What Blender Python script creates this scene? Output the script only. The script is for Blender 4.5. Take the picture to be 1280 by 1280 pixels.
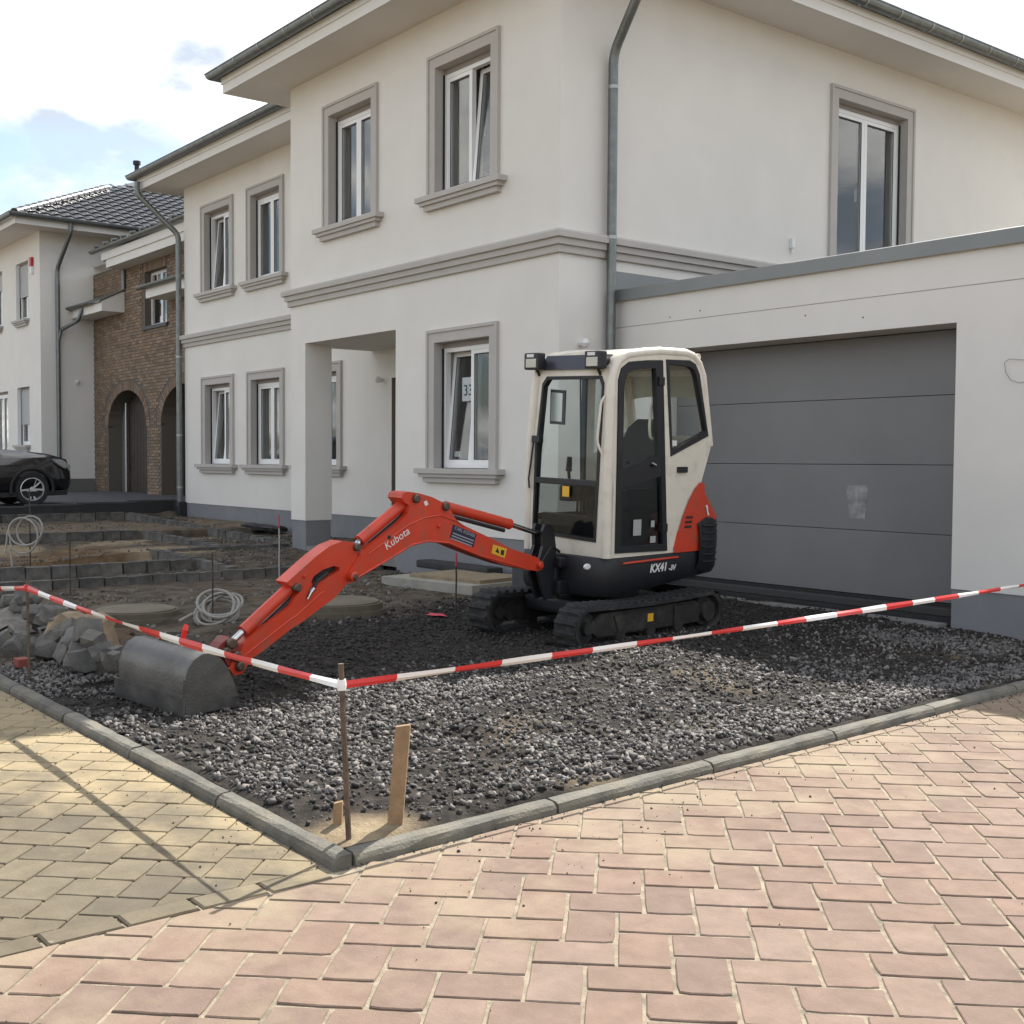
import bpy, bmesh, math, random
import numpy as np
from mathutils import Matrix, Vector
random.seed(7); RNG = np.random.default_rng(7)
R = math.radians
SC = bpy.context.scene
for o in list(bpy.data.objects): bpy.data.objects.remove(o)
COL = SC.collection

# ------------------------------------------------------------------ camera
FPX, PIT, ROL, YAW = 1487.0, R(2.457), R(.353), R(38.24)      # measured from the photograph's vanishing lines
CAM = np.array([10.2327, -8.7183, 1.45])
_c, _s = math.cos, math.sin
_A = np.array([[_s(YAW), _c(YAW), 0], [0, 0, -1], [-_c(YAW), _s(YAW), 0]])
_P = np.array([[1, 0, 0], [0, _c(PIT), -_s(PIT)], [0, _s(PIT), _c(PIT)]])
_Q = np.array([[_c(ROL), -_s(ROL), 0], [_s(ROL), _c(ROL), 0], [0, 0, 1]])
M3 = _Q @ _P @ _A                                              # world -> camera (x right, y down, z forward)
def ray(u, v): return M3.T @ np.array([(u - 640) / FPX, (v - 640) / FPX, 1])
def hit(ax, val, u, v):
    d = ray(u, v); return CAM + d * (val - CAM[ax]) / d[ax]
cam = bpy.data.cameras.new('camera'); camo = bpy.data.objects.new('camera', cam); COL.objects.link(camo)
cam.sensor_width = 36; cam.sensor_fit = 'HORIZONTAL'; cam.lens = FPX / 1280 * 36; cam.clip_start = .05; cam.clip_end = 3000
_m = Matrix.Identity(4)
for i in range(3):
    _m[i][0] = M3[0][i]; _m[i][1] = -M3[1][i]; _m[i][2] = -M3[2][i]; _m[i][3] = CAM[i]
camo.matrix_world = _m
SC.camera = camo

# ------------------------------------------------------------------ light
SUN_EL, SUN_AZ = R(45.5), R(180 - 66.3)       # direction towards the sun: behind the house
sdir = Vector((math.cos(SUN_EL) * math.cos(SUN_AZ), math.cos(SUN_EL) * math.sin(SUN_AZ), math.sin(SUN_EL)))
sl = bpy.data.lights.new('sun', 'SUN'); sl.energy = 4.5; sl.angle = R(.55); sl.color = (1, .95, .87)
so = bpy.data.objects.new('sun', sl); COL.objects.link(so)
so.rotation_euler = (-sdir).to_track_quat('-Z', 'Y').to_euler()
w = bpy.data.worlds.new('World'); SC.world = w; w.use_nodes = True
nt = w.node_tree; nt.nodes.clear()
def N(t, typ, **k):
    n = t.nodes.new(typ)
    for a, b in k.items():
        if a == 'inp':
            for i, v in b.items(): n.inputs[i].default_value = v
        else: setattr(n, a, b)
    return n
sky = N(nt, 'ShaderNodeTexSky', sky_type='NISHITA', sun_disc=False)
sky.sun_elevation = SUN_EL; sky.sun_rotation = math.pi / 2 - SUN_AZ; sky.air_density = 1.0; sky.dust_density = 1.5; sky.altitude = 100
tc = N(nt, 'ShaderNodeTexCoord'); sep = N(nt, 'ShaderNodeSeparateXYZ'); nt.links.new(tc.outputs['Generated'], sep.inputs[0])
zz = N(nt, 'ShaderNodeMath', operation='MAXIMUM', inp={1: 0.0}); nt.links.new(sep.outputs[2], zz.inputs[0])
za = N(nt, 'ShaderNodeMath', operation='ADD', inp={1: .28}); nt.links.new(zz.outputs[0], za.inputs[0])
comb = N(nt, 'ShaderNodeCombineXYZ')
for i in (0, 1):
    d = N(nt, 'ShaderNodeMath', operation='DIVIDE'); nt.links.new(sep.outputs[i], d.inputs[0]); nt.links.new(za.outputs[0], d.inputs[1]); nt.links.new(d.outputs[0], comb.inputs[i])
mp = N(nt, 'ShaderNodeMapping'); mp.inputs['Location'].default_value = (.35, 1.55, 0); nt.links.new(comb.outputs[0], mp.inputs[0])
no = N(nt, 'ShaderNodeTexNoise', inp={'Scale': 1.55, 'Detail': 9, 'Roughness': .58, 'Distortion': .25}); nt.links.new(mp.outputs[0], no.inputs['Vector'])
cr = N(nt, 'ShaderNodeValToRGB'); cr.color_ramp.elements[0].position = .43; cr.color_ramp.elements[1].position = .55
nt.links.new(no.outputs['Fac'], cr.inputs[0])
no2 = N(nt, 'ShaderNodeTexNoise', inp={'Scale': 2.6, 'Detail': 7, 'Roughness': .55}); nt.links.new(mp.outputs[0], no2.inputs['Vector'])
cc = N(nt, 'ShaderNodeValToRGB'); cc.color_ramp.elements[0].position = .38; cc.color_ramp.elements[1].position = .57
CLOUD = 11.0
cc.color_ramp.elements[0].color = (.33 * CLOUD, .37 * CLOUD, .43 * CLOUD, 1); cc.color_ramp.elements[1].color = (1.0 * CLOUD, .975 * CLOUD, .93 * CLOUD, 1)
nt.links.new(no2.outputs['Fac'], cc.inputs[0])
mx = N(nt, 'ShaderNodeMix', data_type='RGBA'); nt.links.new(cr.outputs[0], mx.inputs['Factor'])
nt.links.new(sky.outputs[0], mx.inputs['A']); nt.links.new(cc.outputs[0], mx.inputs['B'])
bg = N(nt, 'ShaderNodeBackground', inp={'Strength': .1}); nt.links.new(mx.outputs['Result'], bg.inputs[0])
out = N(nt, 'ShaderNodeOutputWorld'); nt.links.new(bg.outputs[0], out.inputs[0])
SC.view_settings.view_transform = 'Standard'; SC.view_settings.look = 'None'; SC.view_settings.gamma = 1
SC.view_settings.use_curve_mapping = False; SC.view_settings.exposure = 1.0
SC.render.engine = 'CYCLES'
try:
    SC.cycles.max_bounces = 8; SC.cycles.transparent_max_bounces = 16; SC.cycles.caustics_reflective = False; SC.cycles.caustics_refractive = False
except Exception: pass

# ------------------------------------------------------------------ materials
MATS = {}
def mat(name, col, rough=.6, metal=0., bump=0., bscale=60., var=0., vscale=4., col2=None, spec=.5, rnd=0., coat=0., dirt=0., dcol=(.12, .1, .08), dscale=3.):
    """procedural material: base colour with noise variation between col and col2, fine bump, per-piece variation, dirt blotches"""
    if name in MATS: return MATS[name]
    m = bpy.data.materials.new(name); m.use_nodes = True; t = m.node_tree; b = t.nodes['Principled BSDF']
    b.inputs['Roughness'].default_value = rough; b.inputs['Metallic'].default_value = metal
    b.inputs['Specular IOR Level'].default_value = spec; b.inputs['Coat Weight'].default_value = coat
    tcn = N(t, 'ShaderNodeTexCoord'); geo = N(t, 'ShaderNodeNewGeometry')
    vec = geo.outputs['Position'] if dirt < 0 else tcn.outputs['Object']
    c = N(t, 'ShaderNodeRGB'); c.outputs[0].default_value = (*col, 1); cur = c.outputs[0]
    if var or col2:
        n = N(t, 'ShaderNodeTexNoise', inp={'Scale': vscale, 'Detail': 6, 'Roughness': .6}); t.links.new(vec, n.inputs['Vector'])
        rp = N(t, 'ShaderNodeValToRGB'); rp.color_ramp.elements[0].position = .35; rp.color_ramp.elements[1].position = .65
        a = col; bb = col2 or tuple(x * (1 - var) for x in col)
        rp.color_ramp.elements[0].color = (*bb, 1); rp.color_ramp.elements[1].color = (*a, 1)
        t.links.new(n.outputs['Fac'], rp.inputs[0]); cur = rp.outputs[0]
    if rnd:
        oi = N(t, 'ShaderNodeObjectInfo'); ad = N(t, 'ShaderNodeMath', operation='ADD'); fr = N(t, 'ShaderNodeMath', operation='FRACT')
        t.links.new(oi.outputs['Random'], ad.inputs[0]); t.links.new(geo.outputs['Random Per Island'], ad.inputs[1]); t.links.new(ad.outputs[0], fr.inputs[0])
        mr = N(t, 'ShaderNodeMapRange', inp={3: 1 - rnd, 4: 1 + rnd}); t.links.new(fr.outputs[0], mr.inputs[0])
        hs = N(t, 'ShaderNodeHueSaturation'); t.links.new(mr.outputs[0], hs.inputs['Value']); t.links.new(cur, hs.inputs['Color'])
        m2 = N(t, 'ShaderNodeMath', operation='MULTIPLY', inp={1: 7.31}); f2 = N(t, 'ShaderNodeMath', operation='FRACT'); t.links.new(fr.outputs[0], m2.inputs[0]); t.links.new(m2.outputs[0], f2.inputs[0])
        r2 = N(t, 'ShaderNodeMapRange', inp={3: 1 - rnd * .8, 4: 1 + rnd * .6}); t.links.new(f2.outputs[0], r2.inputs[0]); t.links.new(r2.outputs[0], hs.inputs['Saturation'])
        cur = hs.outputs[0]
    if dirt > 0:
        n = N(t, 'ShaderNodeTexNoise', inp={'Scale': dscale, 'Detail': 8, 'Roughness': .65}); t.links.new(vec, n.inputs['Vector'])
        rp = N(t, 'ShaderNodeMapRange', inp={1: .5, 2: .72, 3: 0, 4: dirt}); t.links.new(n.outputs['Fac'], rp.inputs[0])
        x = N(t, 'ShaderNodeMix', data_type='RGBA'); x.inputs['B'].default_value = (*dcol, 1)
        t.links.new(rp.outputs[0], x.inputs['Factor']); t.links.new(cur, x.inputs['A']); cur = x.outputs['Result']
        x2 = N(t, 'ShaderNodeMapRange', inp={1: 0, 2: 1, 3: rough, 4: min(1, rough + .35)}); t.links.new(rp.outputs[0], x2.inputs[0]); t.links.new(x2.outputs[0], b.inputs['Roughness'])
    t.links.new(cur, b.inputs['Base Color'])
    if bump:
        n = N(t, 'ShaderNodeTexNoise', inp={'Scale': bscale, 'Detail': 5, 'Roughness': .6}); t.links.new(vec, n.inputs['Vector'])
        bp = N(t, 'ShaderNodeBump', inp={'Strength': min(1, bump), 'Distance': .01 * max(1, bump)}); t.links.new(n.outputs['Fac'], bp.inputs['Height']); t.links.new(bp.outputs[0], b.inputs['Normal'])
    MATS[name] = m; return m
def glass(name, tint=(.9, .93, .92), refl=1.0, rough=.0, base=.03):
    if name in MATS: return MATS[name]
    m = bpy.data.materials.new(name); m.use_nodes = True; t = m.node_tree; t.nodes.clear()
    lw = N(t, 'ShaderNodeLayerWeight', inp={'Blend': .5}); pw = N(t, 'ShaderNodeMath', operation='POWER', inp={1: 4.2}); t.links.new(lw.outputs['Facing'], pw.inputs[0])
    mu = N(t, 'ShaderNodeMath', operation='MULTIPLY_ADD', inp={1: .9 * refl, 2: base}); t.links.new(pw.outputs[0], mu.inputs[0]); mu.use_clamp = True
    tr = N(t, 'ShaderNodeBsdfTransparent'); tr.inputs[0].default_value = (*tint, 1)
    gl = N(t, 'ShaderNodeBsdfGlossy', inp={'Roughness': rough}); gl.inputs[0].default_value = (.95, .96, .97, 1)
    ms = N(t, 'ShaderNodeMixShader'); t.links.new(mu.outputs[0], ms.inputs[0]); t.links.new(tr.outputs[0], ms.inputs[1]); t.links.new(gl.outputs[0], ms.inputs[2])
    o = N(t, 'ShaderNodeOutputMaterial'); t.links.new(ms.outputs[0], o.inputs[0]); MATS[name] = m; return m

# ------------------------------------------------------------------ mesh helpers
class MB:
    def __init__(s): s.v = []; s.f = []; s.mi = []
    def add(s, vs, fs, mi=0):
        k = len(s.v); s.v += [tuple(map(float, p)) for p in vs]; s.f += [tuple(k + i for i in f) for f in fs]; s.mi += [mi] * len(fs); return s
    def box(s, x0, x1, y0, y1, z0, z1, mi=0, ch=0.):
        if x0 > x1: x0, x1 = x1, x0
        if y0 > y1: y0, y1 = y1, y0
        if z0 > z1: z0, z1 = z1, z0
        if ch:
            bm = bmesh.new(); bmesh.ops.create_cube(bm, size=1)
            for q in bm.verts: q.co = ((x0 + x1) / 2 + q.co.x * (x1 - x0), (y0 + y1) / 2 + q.co.y * (y1 - y0), (z0 + z1) / 2 + q.co.z * (z1 - z0))
            bmesh.ops.bevel(bm, geom=bm.edges[:], offset=ch, segments=2, affect='EDGES', profile=.7)
            bm.verts.index_update(); s.add([q.co[:] for q in bm.verts], [[q.index for q in f.verts] for f in bm.faces], mi); bm.free(); return s
        return s.add([(x0, y0, z0), (x1, y0, z0), (x1, y1, z0), (x0, y1, z0), (x0, y0, z1), (x1, y0, z1), (x1, y1, z1), (x0, y1, z1)],
                     [(0, 3, 2, 1), (4, 5, 6, 7), (0, 1, 5, 4), (1, 2, 6, 5), (2, 3, 7, 6), (3, 0, 4, 7)], mi)
    def quad(s, a, b, c, d, mi=0): return s.add([a, b, c, d], [(0, 1, 2, 3)], mi)
    def tube(s, pts, r, n=10, mi=0, cap=True, flat=1.):
        P = [Vector(p) for p in pts]; rs = r if isinstance(r, (list, tuple)) else [r] * len(P)
        t0 = (P[1] - P[0]).normalized(); up = Vector((0, 0, 1)) if abs(t0.z) < .9 else Vector((1, 0, 0))
        nx = t0.cross(up).normalized(); vs = []; 
        for i, p in enumerate(P):
            t = (P[min(i + 1, len(P) - 1)] - P[max(i - 1, 0)])
            if t.length < 1e-9: t = t0
            t.normalize(); nx = (nx - t * nx.dot(t)).normalized(); ny = t.cross(nx)
            for k in range(n):
                a = 2 * math.pi * k / n; vs.append(p + nx * (rs[i] * math.cos(a)) + ny * (rs[i] * flat * math.sin(a)))
        fs = [(i * n + k, i * n + (k + 1) % n, (i + 1) * n + (k + 1) % n, (i + 1) * n + k) for i in range(len(P) - 1) for k in range(n)]
        if cap: fs += [tuple(range(n))[::-1], tuple((len(P) - 1) * n + k for k in range(n))]
        return s.add(vs, fs, mi)
    def cyl(s, a, b, r, n=16, mi=0, r2=None): return s.tube([a, b], [r, r if r2 is None else r2], n, mi)
    def lathe(s, prof, n=24, axis='z', o=(0, 0, 0), mi=0):
        vs = []
        for (r, h) in prof:
            for k in range(n):
                a = 2 * math.pi * k / n; p = (r * math.cos(a), r * math.sin(a), h)
                if axis == 'y': p = (p[0], h, p[1])
                if axis == 'x': p = (h, p[0], p[1])
                vs.append((p[0] + o[0], p[1] + o[1], p[2] + o[2]))
        m = len(prof)
        fs = [(i * n + k, i * n + (k + 1) % n, (i + 1) * n + (k + 1) % n, (i + 1) * n + k) for i in range(m - 1) for k in range(n)]
        return s.add(vs, fs, mi)
    def plate(s, outer, holes, f, th, mi=0):
        """polygon with holes in 2d, f(u, v, d) -> point, from d = 0 to th"""
        bm = bmesh.new(); loops = [outer] + list(holes); al = []
        for lp in loops:
            vv = [bm.verts.new((p[0], p[1], 0)) for p in lp]
            for i in range(len(vv)): bm.edges.new((vv[i], vv[(i + 1) % len(vv)]))
            al.append(vv)
        bmesh.ops.triangle_fill(bm, use_beauty=True, use_dissolve=False, edges=bm.edges[:], normal=(0, 0, 1))
        bm.verts.index_update(); c = [q.co.copy() for q in bm.verts]; n = len(c)
        tri = [[q.index for q in fc.verts] for fc in bm.faces]
        vs = [f(p.x, p.y, 0) for p in c] + [f(p.x, p.y, th) for p in c]
        fs = [tuple(t) for t in tri] + [tuple(n + i for i in t[::-1]) for t in tri]
        for lp in al:
            ids = [q.index for q in lp]
            for i in range(len(ids)): a, b = ids[i], ids[(i + 1) % len(ids)]; fs.append((a, b, n + b, n + a))
        bm.free(); return s.add(vs, fs, mi)
    def sweep(s, path, prof, closed=False, mi=0, caps=True):
        """sweep a profile of (outward, z) along a plan polyline; outward is to the right of travel"""
        P = [Vector((p[0], p[1])) for p in path]; n = len(P); vs = []
        zs = [p[2] if len(p) > 2 else 0 for p in path]
        for i in range(n):
            d0 = (P[i] - P[i - 1]).normalized() if (i > 0 or closed) else None
            d1 = (P[(i + 1) % n] - P[i]).normalized() if (i < n - 1 or closed) else None
            n0 = Vector((d0.y, -d0.x)) if d0 else None; n1 = Vector((d1.y, -d1.x)) if d1 else None
            if n0 is None: m = n1
            elif n1 is None: m = n0
            else: m = (n0 + n1) / (1 + n0.dot(n1))
            for (o_, z_) in prof: vs.append((P[i].x + m.x * o_, P[i].y + m.y * o_, z_ + zs[i]))
        k = len(prof); fs = []
        for i in range(n if closed else n - 1):
            j = (i + 1) % n
            for q in range(k - 1): fs.append((i * k + q, j * k + q, j * k + q + 1, i * k + q + 1))
        if caps and not closed: fs += [tuple(range(k))[::-1], tuple((n - 1) * k + q for q in range(k))]
        return s.add(vs, fs, mi)
    def mesh(s, name, mats, smooth=False, fix=True):
        me = bpy.data.meshes.new(name); me.from_pydata(s.v, [], s.f)
        for m in (mats if isinstance(mats, (list, tuple)) else [mats]): me.materials.append(m)
        me.polygons.foreach_set('material_index', s.mi)
        if fix:
            bm = bmesh.new(); bm.from_mesh(me); bmesh.ops.recalc_face_normals(bm, faces=bm.faces[:]); bm.to_mesh(me); bm.free()
        if smooth: smooth_by_angle(me)
        me.update(); return me
    def build(s, name, mats, parent=None, smooth=False, fix=True):
        return link(name, s.mesh(name, mats, smooth, fix), parent)
def smooth_by_angle(me, ang=38):
    me.polygons.foreach_set('use_smooth', [True] * len(me.polygons))
    try: me.set_sharp_from_angle(angle=R(ang))
    except Exception: pass
def link(name, me, parent=None, mw=None):
    o = bpy.data.objects.new(name, me); COL.objects.link(o)
    if parent is not None: o.parent = parent
    if mw is not None: o.matrix_local = mw
    return o
def empty(name, loc=(0, 0, 0), rz=0., parent=None):
    o = bpy.data.objects.new(name, None); COL.objects.link(o); o.location = loc; o.rotation_euler = (0, 0, rz); o.empty_display_size = .2
    if parent is not None: o.parent = parent
    return o
def tag(o, label=None, cat=None, group=None, kind=None):
    if label: o['label'] = label
    if cat: o['category'] = cat
    if group: o['group'] = group
    if kind: o['kind'] = kind
    return o
def text_mesh(txt, size, mt, name, ext=.0015, shear=0., bold=0.):
    cu = bpy.data.curves.new(name, 'FONT'); cu.body = txt; cu.size = size; cu.extrude = ext; cu.shear = shear; cu.align_x = 'LEFT'; cu.resolution_u = 3; cu.offset = bold
    o = bpy.data.objects.new(name, cu); COL.objects.link(o)
    bpy.context.view_layer.update()
    me = bpy.data.meshes.new_from_object(o.evaluated_get(bpy.context.evaluated_depsgraph_get()))
    bpy.data.objects.remove(o); bpy.data.curves.remove(cu); me.materials.clear(); me.materials.append(mt); me.name = name
    return me
def vnoise(x, y, sc, seed=0, oct=4, gain=.5):
    x = np.asarray(x, float) * sc; y = np.asarray(y, float) * sc; tot = 0; amp = 1; nrm = 0
    for o in range(oct):
        xi = np.floor(x).astype(int); yi = np.floor(y).astype(int); fx = x - xi; fy = y - yi; fx = fx * fx * (3 - 2 * fx); fy = fy * fy * (3 - 2 * fy)
        def hsh(a, b):
            k = (a * 374761393 + b * 668265263 + (seed + o) * 974711) & 0x7fffffff; k = ((k ^ (k >> 13)) * 1274126177) & 0x7fffffff; return ((k ^ (k >> 16)) & 0xffff) / 65535.
        a = hsh(xi, yi); b = hsh(xi + 1, yi); c = hsh(xi, yi + 1); d = hsh(xi + 1, yi + 1)
        tot = tot + amp * ((a * (1 - fx) + b * fx) * (1 - fy) + (c * (1 - fx) + d * fx) * fy); nrm += amp; amp *= gain; x = x * 2.03 + 13.7; y = y * 2.03 + 7.1
    return tot / nrm
# ------------------------------------------------------------------ the setting: land, road, plot
KX, KY = 6.515, -6.56           # inner faces of the kerb: plot is x < KX, y > KY
LEAN = .05
def kx(y): return KX - LEAN * np.maximum(0, np.asarray(y, float) - KY)
def z_base(x): return np.maximum(0., .12 - .0288 * (np.asarray(x, float) + 6.7)) * (np.asarray(x) < -2.4)
ROWX = [-14.0, -9.8, -6.6, -5.1, -3.9]
def sstep(a, b, x): t = np.clip((np.asarray(x, float) - a) / (b - a), 0, 1); return t * t * (3 - 2 * t)
def terrain(x, y):
    x = np.asarray(x, float); y = np.asarray(y, float)
    z = z_base(x).copy()
    for xl, xr in zip(ROWX[:-1], ROWX[1:]):
        i = (x >= xl) & (x < xr); f = (x - xl) / (xr - xl)
        z = np.where(i & ((y < -2.0) | (xl < -9)), z + (-.11 + .13 * f), z)
    z = np.where(x >= -3.9, z - .11 * (1 - sstep(-3.9, -1.5, x)), z)
    z = z - .045 * sstep(-3.6, -4.2, x) * sstep(1.3, .9, y)
    # excavated hollow between the edging rows
    z -= .13 * np.exp(-(((x + 7.6) / 1.5) ** 2 + ((y + 4.3) / 1.7) ** 2) ** 2)
    z -= .10 * sstep(-4.2, -4.9, y) * sstep(1.9, .9, x) * sstep(-3.5, -1.5, x)
    # rough gravel, heaps and tracks
    z += (vnoise(x, y, .9, 1) - .5) * .10 * sstep(-3.5, 0, x) + (vnoise(x, y, 5, 5, 4, .6) - .5) * .045
    z += .055 * sstep(5.3, 6.5, x) * sstep(1.0, -1.0, y) + .035 * sstep(-5.6, -6.4, y) * sstep(2, 4, x)
    z += .09 * np.exp(-(((x - 4.7) / .9) ** 2 + ((y + 3.9) / 1.1) ** 2)) + .05 * np.exp(-(((x - 3.9) / .5) ** 2 + ((y + 3.1) / .7) ** 2))
    z = np.where((x > 1.6) & (x < 3.7) & (y > -3.1) & (y < -.5), np.minimum(z, .02), z)       # flat under the tracks
    z -= .05 * np.exp(-(((x - 6.42) / .33) ** 2 + ((y + 6.45) / .33) ** 2)) 
    z -= .03 * sstep(3.2, 4.4, x) * sstep(-.3, .5, y)
    lim = .03 + .25 * np.maximum(0, np.minimum(kx(y) - x, y - KY))
    z = np.minimum(z, lim) + .012
    # under the bucket
    z = np.where((x > 2.7) & (x < 4.1) & (y > -6.3) & (y < -5.3), z * .25 - .015, z)
    return np.where(x > kx(y) + .02, -.08, z)
def sheet(name, x0, x1, y0, y1, z, mt, kind='structure'):
    o = MB().quad((x0, y0, z), (x1, y0, z), (x1, y1, z), (x0, y1, z)).build(name, mt); return tag(o, kind=kind)

def sand_material(name, rows):
    """surface with world-position zones; rows: list of (colour, noise scale, low, high)"""
    m = bpy.data.materials.new(name); m.use_nodes = True; t = m.node_tree; b = t.nodes['Principled BSDF']; b.inputs['Roughness'].default_value = .95; b.inputs['Specular IOR Level'].default_value = .2
    return m, t, b
# far land
land = mat('land', (.16, .14, .11), .95, var=.4, vscale=.3, bump=.4, bscale=4)
sheet('terrain', -900, 900, -900, 900, -.25, land)

# --- plot soil
m, t, b = sand_material('plot_soil', [])
geo = N(t, 'ShaderNodeNewGeometry'); at = N(t, 'ShaderNodeAttribute', attribute_name='zone')
sepc = N(t, 'ShaderNodeSeparateColor'); t.links.new(at.outputs['Color'], sepc.inputs[0])
def noise(t, sc, det=6, ro=.6):
    n = N(t, 'ShaderNodeTexNoise', inp={'Scale': sc, 'Detail': det, 'Roughness': ro}); t.links.new(geo.outputs['Position'], n.inputs['Vector']); return n.outputs['Fac']
def ramp(t, fac, c0, c1, p0=.38, p1=.62):
    r = N(t, 'ShaderNodeValToRGB'); r.color_ramp.elements[0].position = p0; r.color_ramp.elements[1].position = p1
    r.color_ramp.elements[0].color = (*c0, 1); r.color_ramp.elements[1].color = (*c1, 1); t.links.new(fac, r.inputs[0]); return r.outputs[0]
def mixc(t, fac, a, b_):
    x = N(t, 'ShaderNodeMix', data_type='RGBA'); t.links.new(fac, x.inputs['Factor']); t.links.new(a, x.inputs['A']); t.links.new(b_, x.inputs['B']); return x.outputs['Result']
dark = ramp(t, noise(t, 14), (.022, .0195, .017), (.062, .052, .044), .4, .7)
brown = ramp(t, noise(t, 3.2), (.06, .046, .034), (.145, .118, .09))
ochre = ramp(t, noise(t, 4.5), (.10, .06, .03), (.17, .115, .068))
sand = ramp(t, noise(t, 6), (.24, .185, .115), (.36, .285, .185))
c = mixc(t, sepc.outputs[0], brown, dark); c = mixc(t, sepc.outputs[1], c, ochre); c = mixc(t, sepc.outputs[2], c, sand)
t.links.new(c, b.inputs['Base Color'])
bp = N(t, 'ShaderNodeBump', inp={'Strength': 1, 'Distance': .02}); t.links.new(noise(t, 38, 8, .7), bp.inputs['Height']); t.links.new(bp.outputs[0], b.inputs['Normal'])
SOIL = m
def zones(x, y):
    nz = vnoise(x, y, 1.1, 21); nz2 = vnoise(x, y, 2.3, 33)
    r_ = sstep(.5, 1.4, x + (nz - .5) * 1.5 + .28 * (y + 3.2))
    g_ = np.maximum(sstep(-8.9, -8.3, x) * sstep(-5.4, -6.3, x) * sstep(-1.9, -2.5, y), .75 * sstep(-3.3, -2.6, x) * sstep(.8, .2, x) * sstep(-4.6, -5.2, y)) * sstep(.3, .5, nz2 + .1)
    g_ = np.maximum(g_, .5 * sstep(.62, .8, nz2) * (1 - r_))
    s_ = np.maximum(np.exp(-(((x - 6.40) / .2) ** 2 + ((y + 6.42) / .24) ** 2) ** 2 * 1.2), .8 * sstep(-9.7, -9.3, x) * sstep(-8.0, -8.7, x) * sstep(.42, .55, nz))
    s_ = np.maximum(s_, sstep(-7.9, -7.2, x) * sstep(-5.9, -6.6, x) * sstep(-1.0, -1.5, y) * sstep(-2.6, -2.2, y))
    s_ = np.maximum(s_, .35 * sstep(-13.8, -12, x) * sstep(-9.6, -10.5, x))
    s_ = np.maximum(s_, .4 * sstep(.66, .8, vnoise(x, y, 1.7, 44)) * sstep(3.5, 4.5, x))
    return r_, g_, s_
xs = np.arange(-14.15, KX + .001, .045); ys = np.arange(KY, 1.46, .045)
gx, gy = np.meshgrid(xs, ys); gz = terrain(gx, gy); nxx, nyy = len(xs), len(ys)
me = bpy.data.meshes.new('ground'); V = np.c_[gx.ravel(), gy.ravel(), gz.ravel()]
idx = np.arange(nxx * nyy).reshape(nyy, nxx); F = np.stack([idx[:-1, :-1], idx[:-1, 1:], idx[1:, 1:], idx[1:, :-1]], -1).reshape(-1, 4)
def fast_mesh(me, V, F):
    k = F.shape[1]; me.vertices.add(len(V)); me.vertices.foreach_set('co', V.astype(np.float32).ravel())
    me.loops.add(F.size); me.loops.foreach_set('vertex_index', F.astype(np.int32).ravel())
    me.polygons.add(len(F)); me.polygons.foreach_set('loop_start', np.arange(0, F.size, k, dtype=np.int32))
    try: me.polygons.foreach_set('loop_total', np.full(len(F), k, dtype=np.int32))
    except Exception: pass
    me.update(calc_edges=True); me.validate(); return me
fast_mesh(me, V, F); ca = me.color_attributes.new('zone', 'FLOAT_COLOR', 'POINT')
zr, zg, zb = zones(V[:, 0], V[:, 1]); ca.data.foreach_set('color', np.c_[zr, zg, zb, np.ones(len(V))].astype(np.float32).ravel())
me.materials.append(SOIL); me.polygons.foreach_set('use_smooth', [True] * len(me.polygons))
tag(link('ground', me), kind='structure')

# --- loose stones lying on the plot (too many to count)
ICO_V = np.array([(x_, y_, z_) for x_ in (-.72, .72) for y_ in (-.72, .72) for z_ in (-.72, .72)]); ICO_F = np.array([(0, 1, 3), (0, 3, 2), (4, 6, 7), (4, 7, 5), (0, 4, 5), (0, 5, 1), (2, 3, 7), (2, 7, 6), (0, 2, 6), (0, 6, 4), (1, 5, 7), (1, 7, 3)])
def stones(name, P, rad, mt, label, cat, flat=.55):
    n = len(P); k = len(ICO_V)
    sc = rad[:, None] * RNG.uniform(.65, 1.3, (n, 3)) * np.array([1, .85, flat])
    q = RNG.normal(size=(n, 4)); q[:, 1:3] *= .6; q /= np.linalg.norm(q, axis=1)[:, None]; a, b_, c_, d_ = q.T
    Rm = np.stack([1 - 2 * (c_ * c_ + d_ * d_), 2 * (b_ * c_ - a * d_), 2 * (b_ * d_ + a * c_), 2 * (b_ * c_ + a * d_), 1 - 2 * (b_ * b_ + d_ * d_), 2 * (c_ * d_ - a * b_), 2 * (b_ * d_ - a * c_), 2 * (c_ * d_ + a * b_), 1 - 2 * (b_ * b_ + c_ * c_)], 1).reshape(n, 3, 3)
    lv = ICO_V[None] * (1 + RNG.uniform(-.55, .3, (n, k, 3))) * sc[:, None, :]
    W = np.einsum('nij,nkj->nki', Rm, lv) + P[:, None, :]
    Fs = (ICO_F[None] + (np.arange(n) * k)[:, None, None]).reshape(-1, 3)
    me = fast_mesh(bpy.data.meshes.new(name), W.reshape(-1, 3), Fs); me.materials.append(mt)
    return tag(link(name, me), label, cat, kind='stuff')
def scatter(n, x0, x1, y0, y1, dens=None, rmin=.01, rmax=.024, pw=2.):
    x = RNG.uniform(x0, x1, n); y = RNG.uniform(y0, y1, n)
    if dens is not None: k = RNG.uniform(0, 1, n) < dens(x, y); x, y = x[k], y[k]
    k = x < kx(y) - .03; x, y = x[k], y[k]
    r = rmin + (rmax - rmin) * RNG.uniform(0, 1, len(x)) ** pw
    return np.c_[x, y, terrain(x, y) + r * .28], r
stone_g = mat('gravel_grey', (.195, .18, .168), .85, var=.35, vscale=30, rnd=.42, spec=.3)
stone_d = mat('gravel_dark', (.05, .045, .041), .8, var=.4, vscale=30, rnd=.6, spec=.35)
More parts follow.
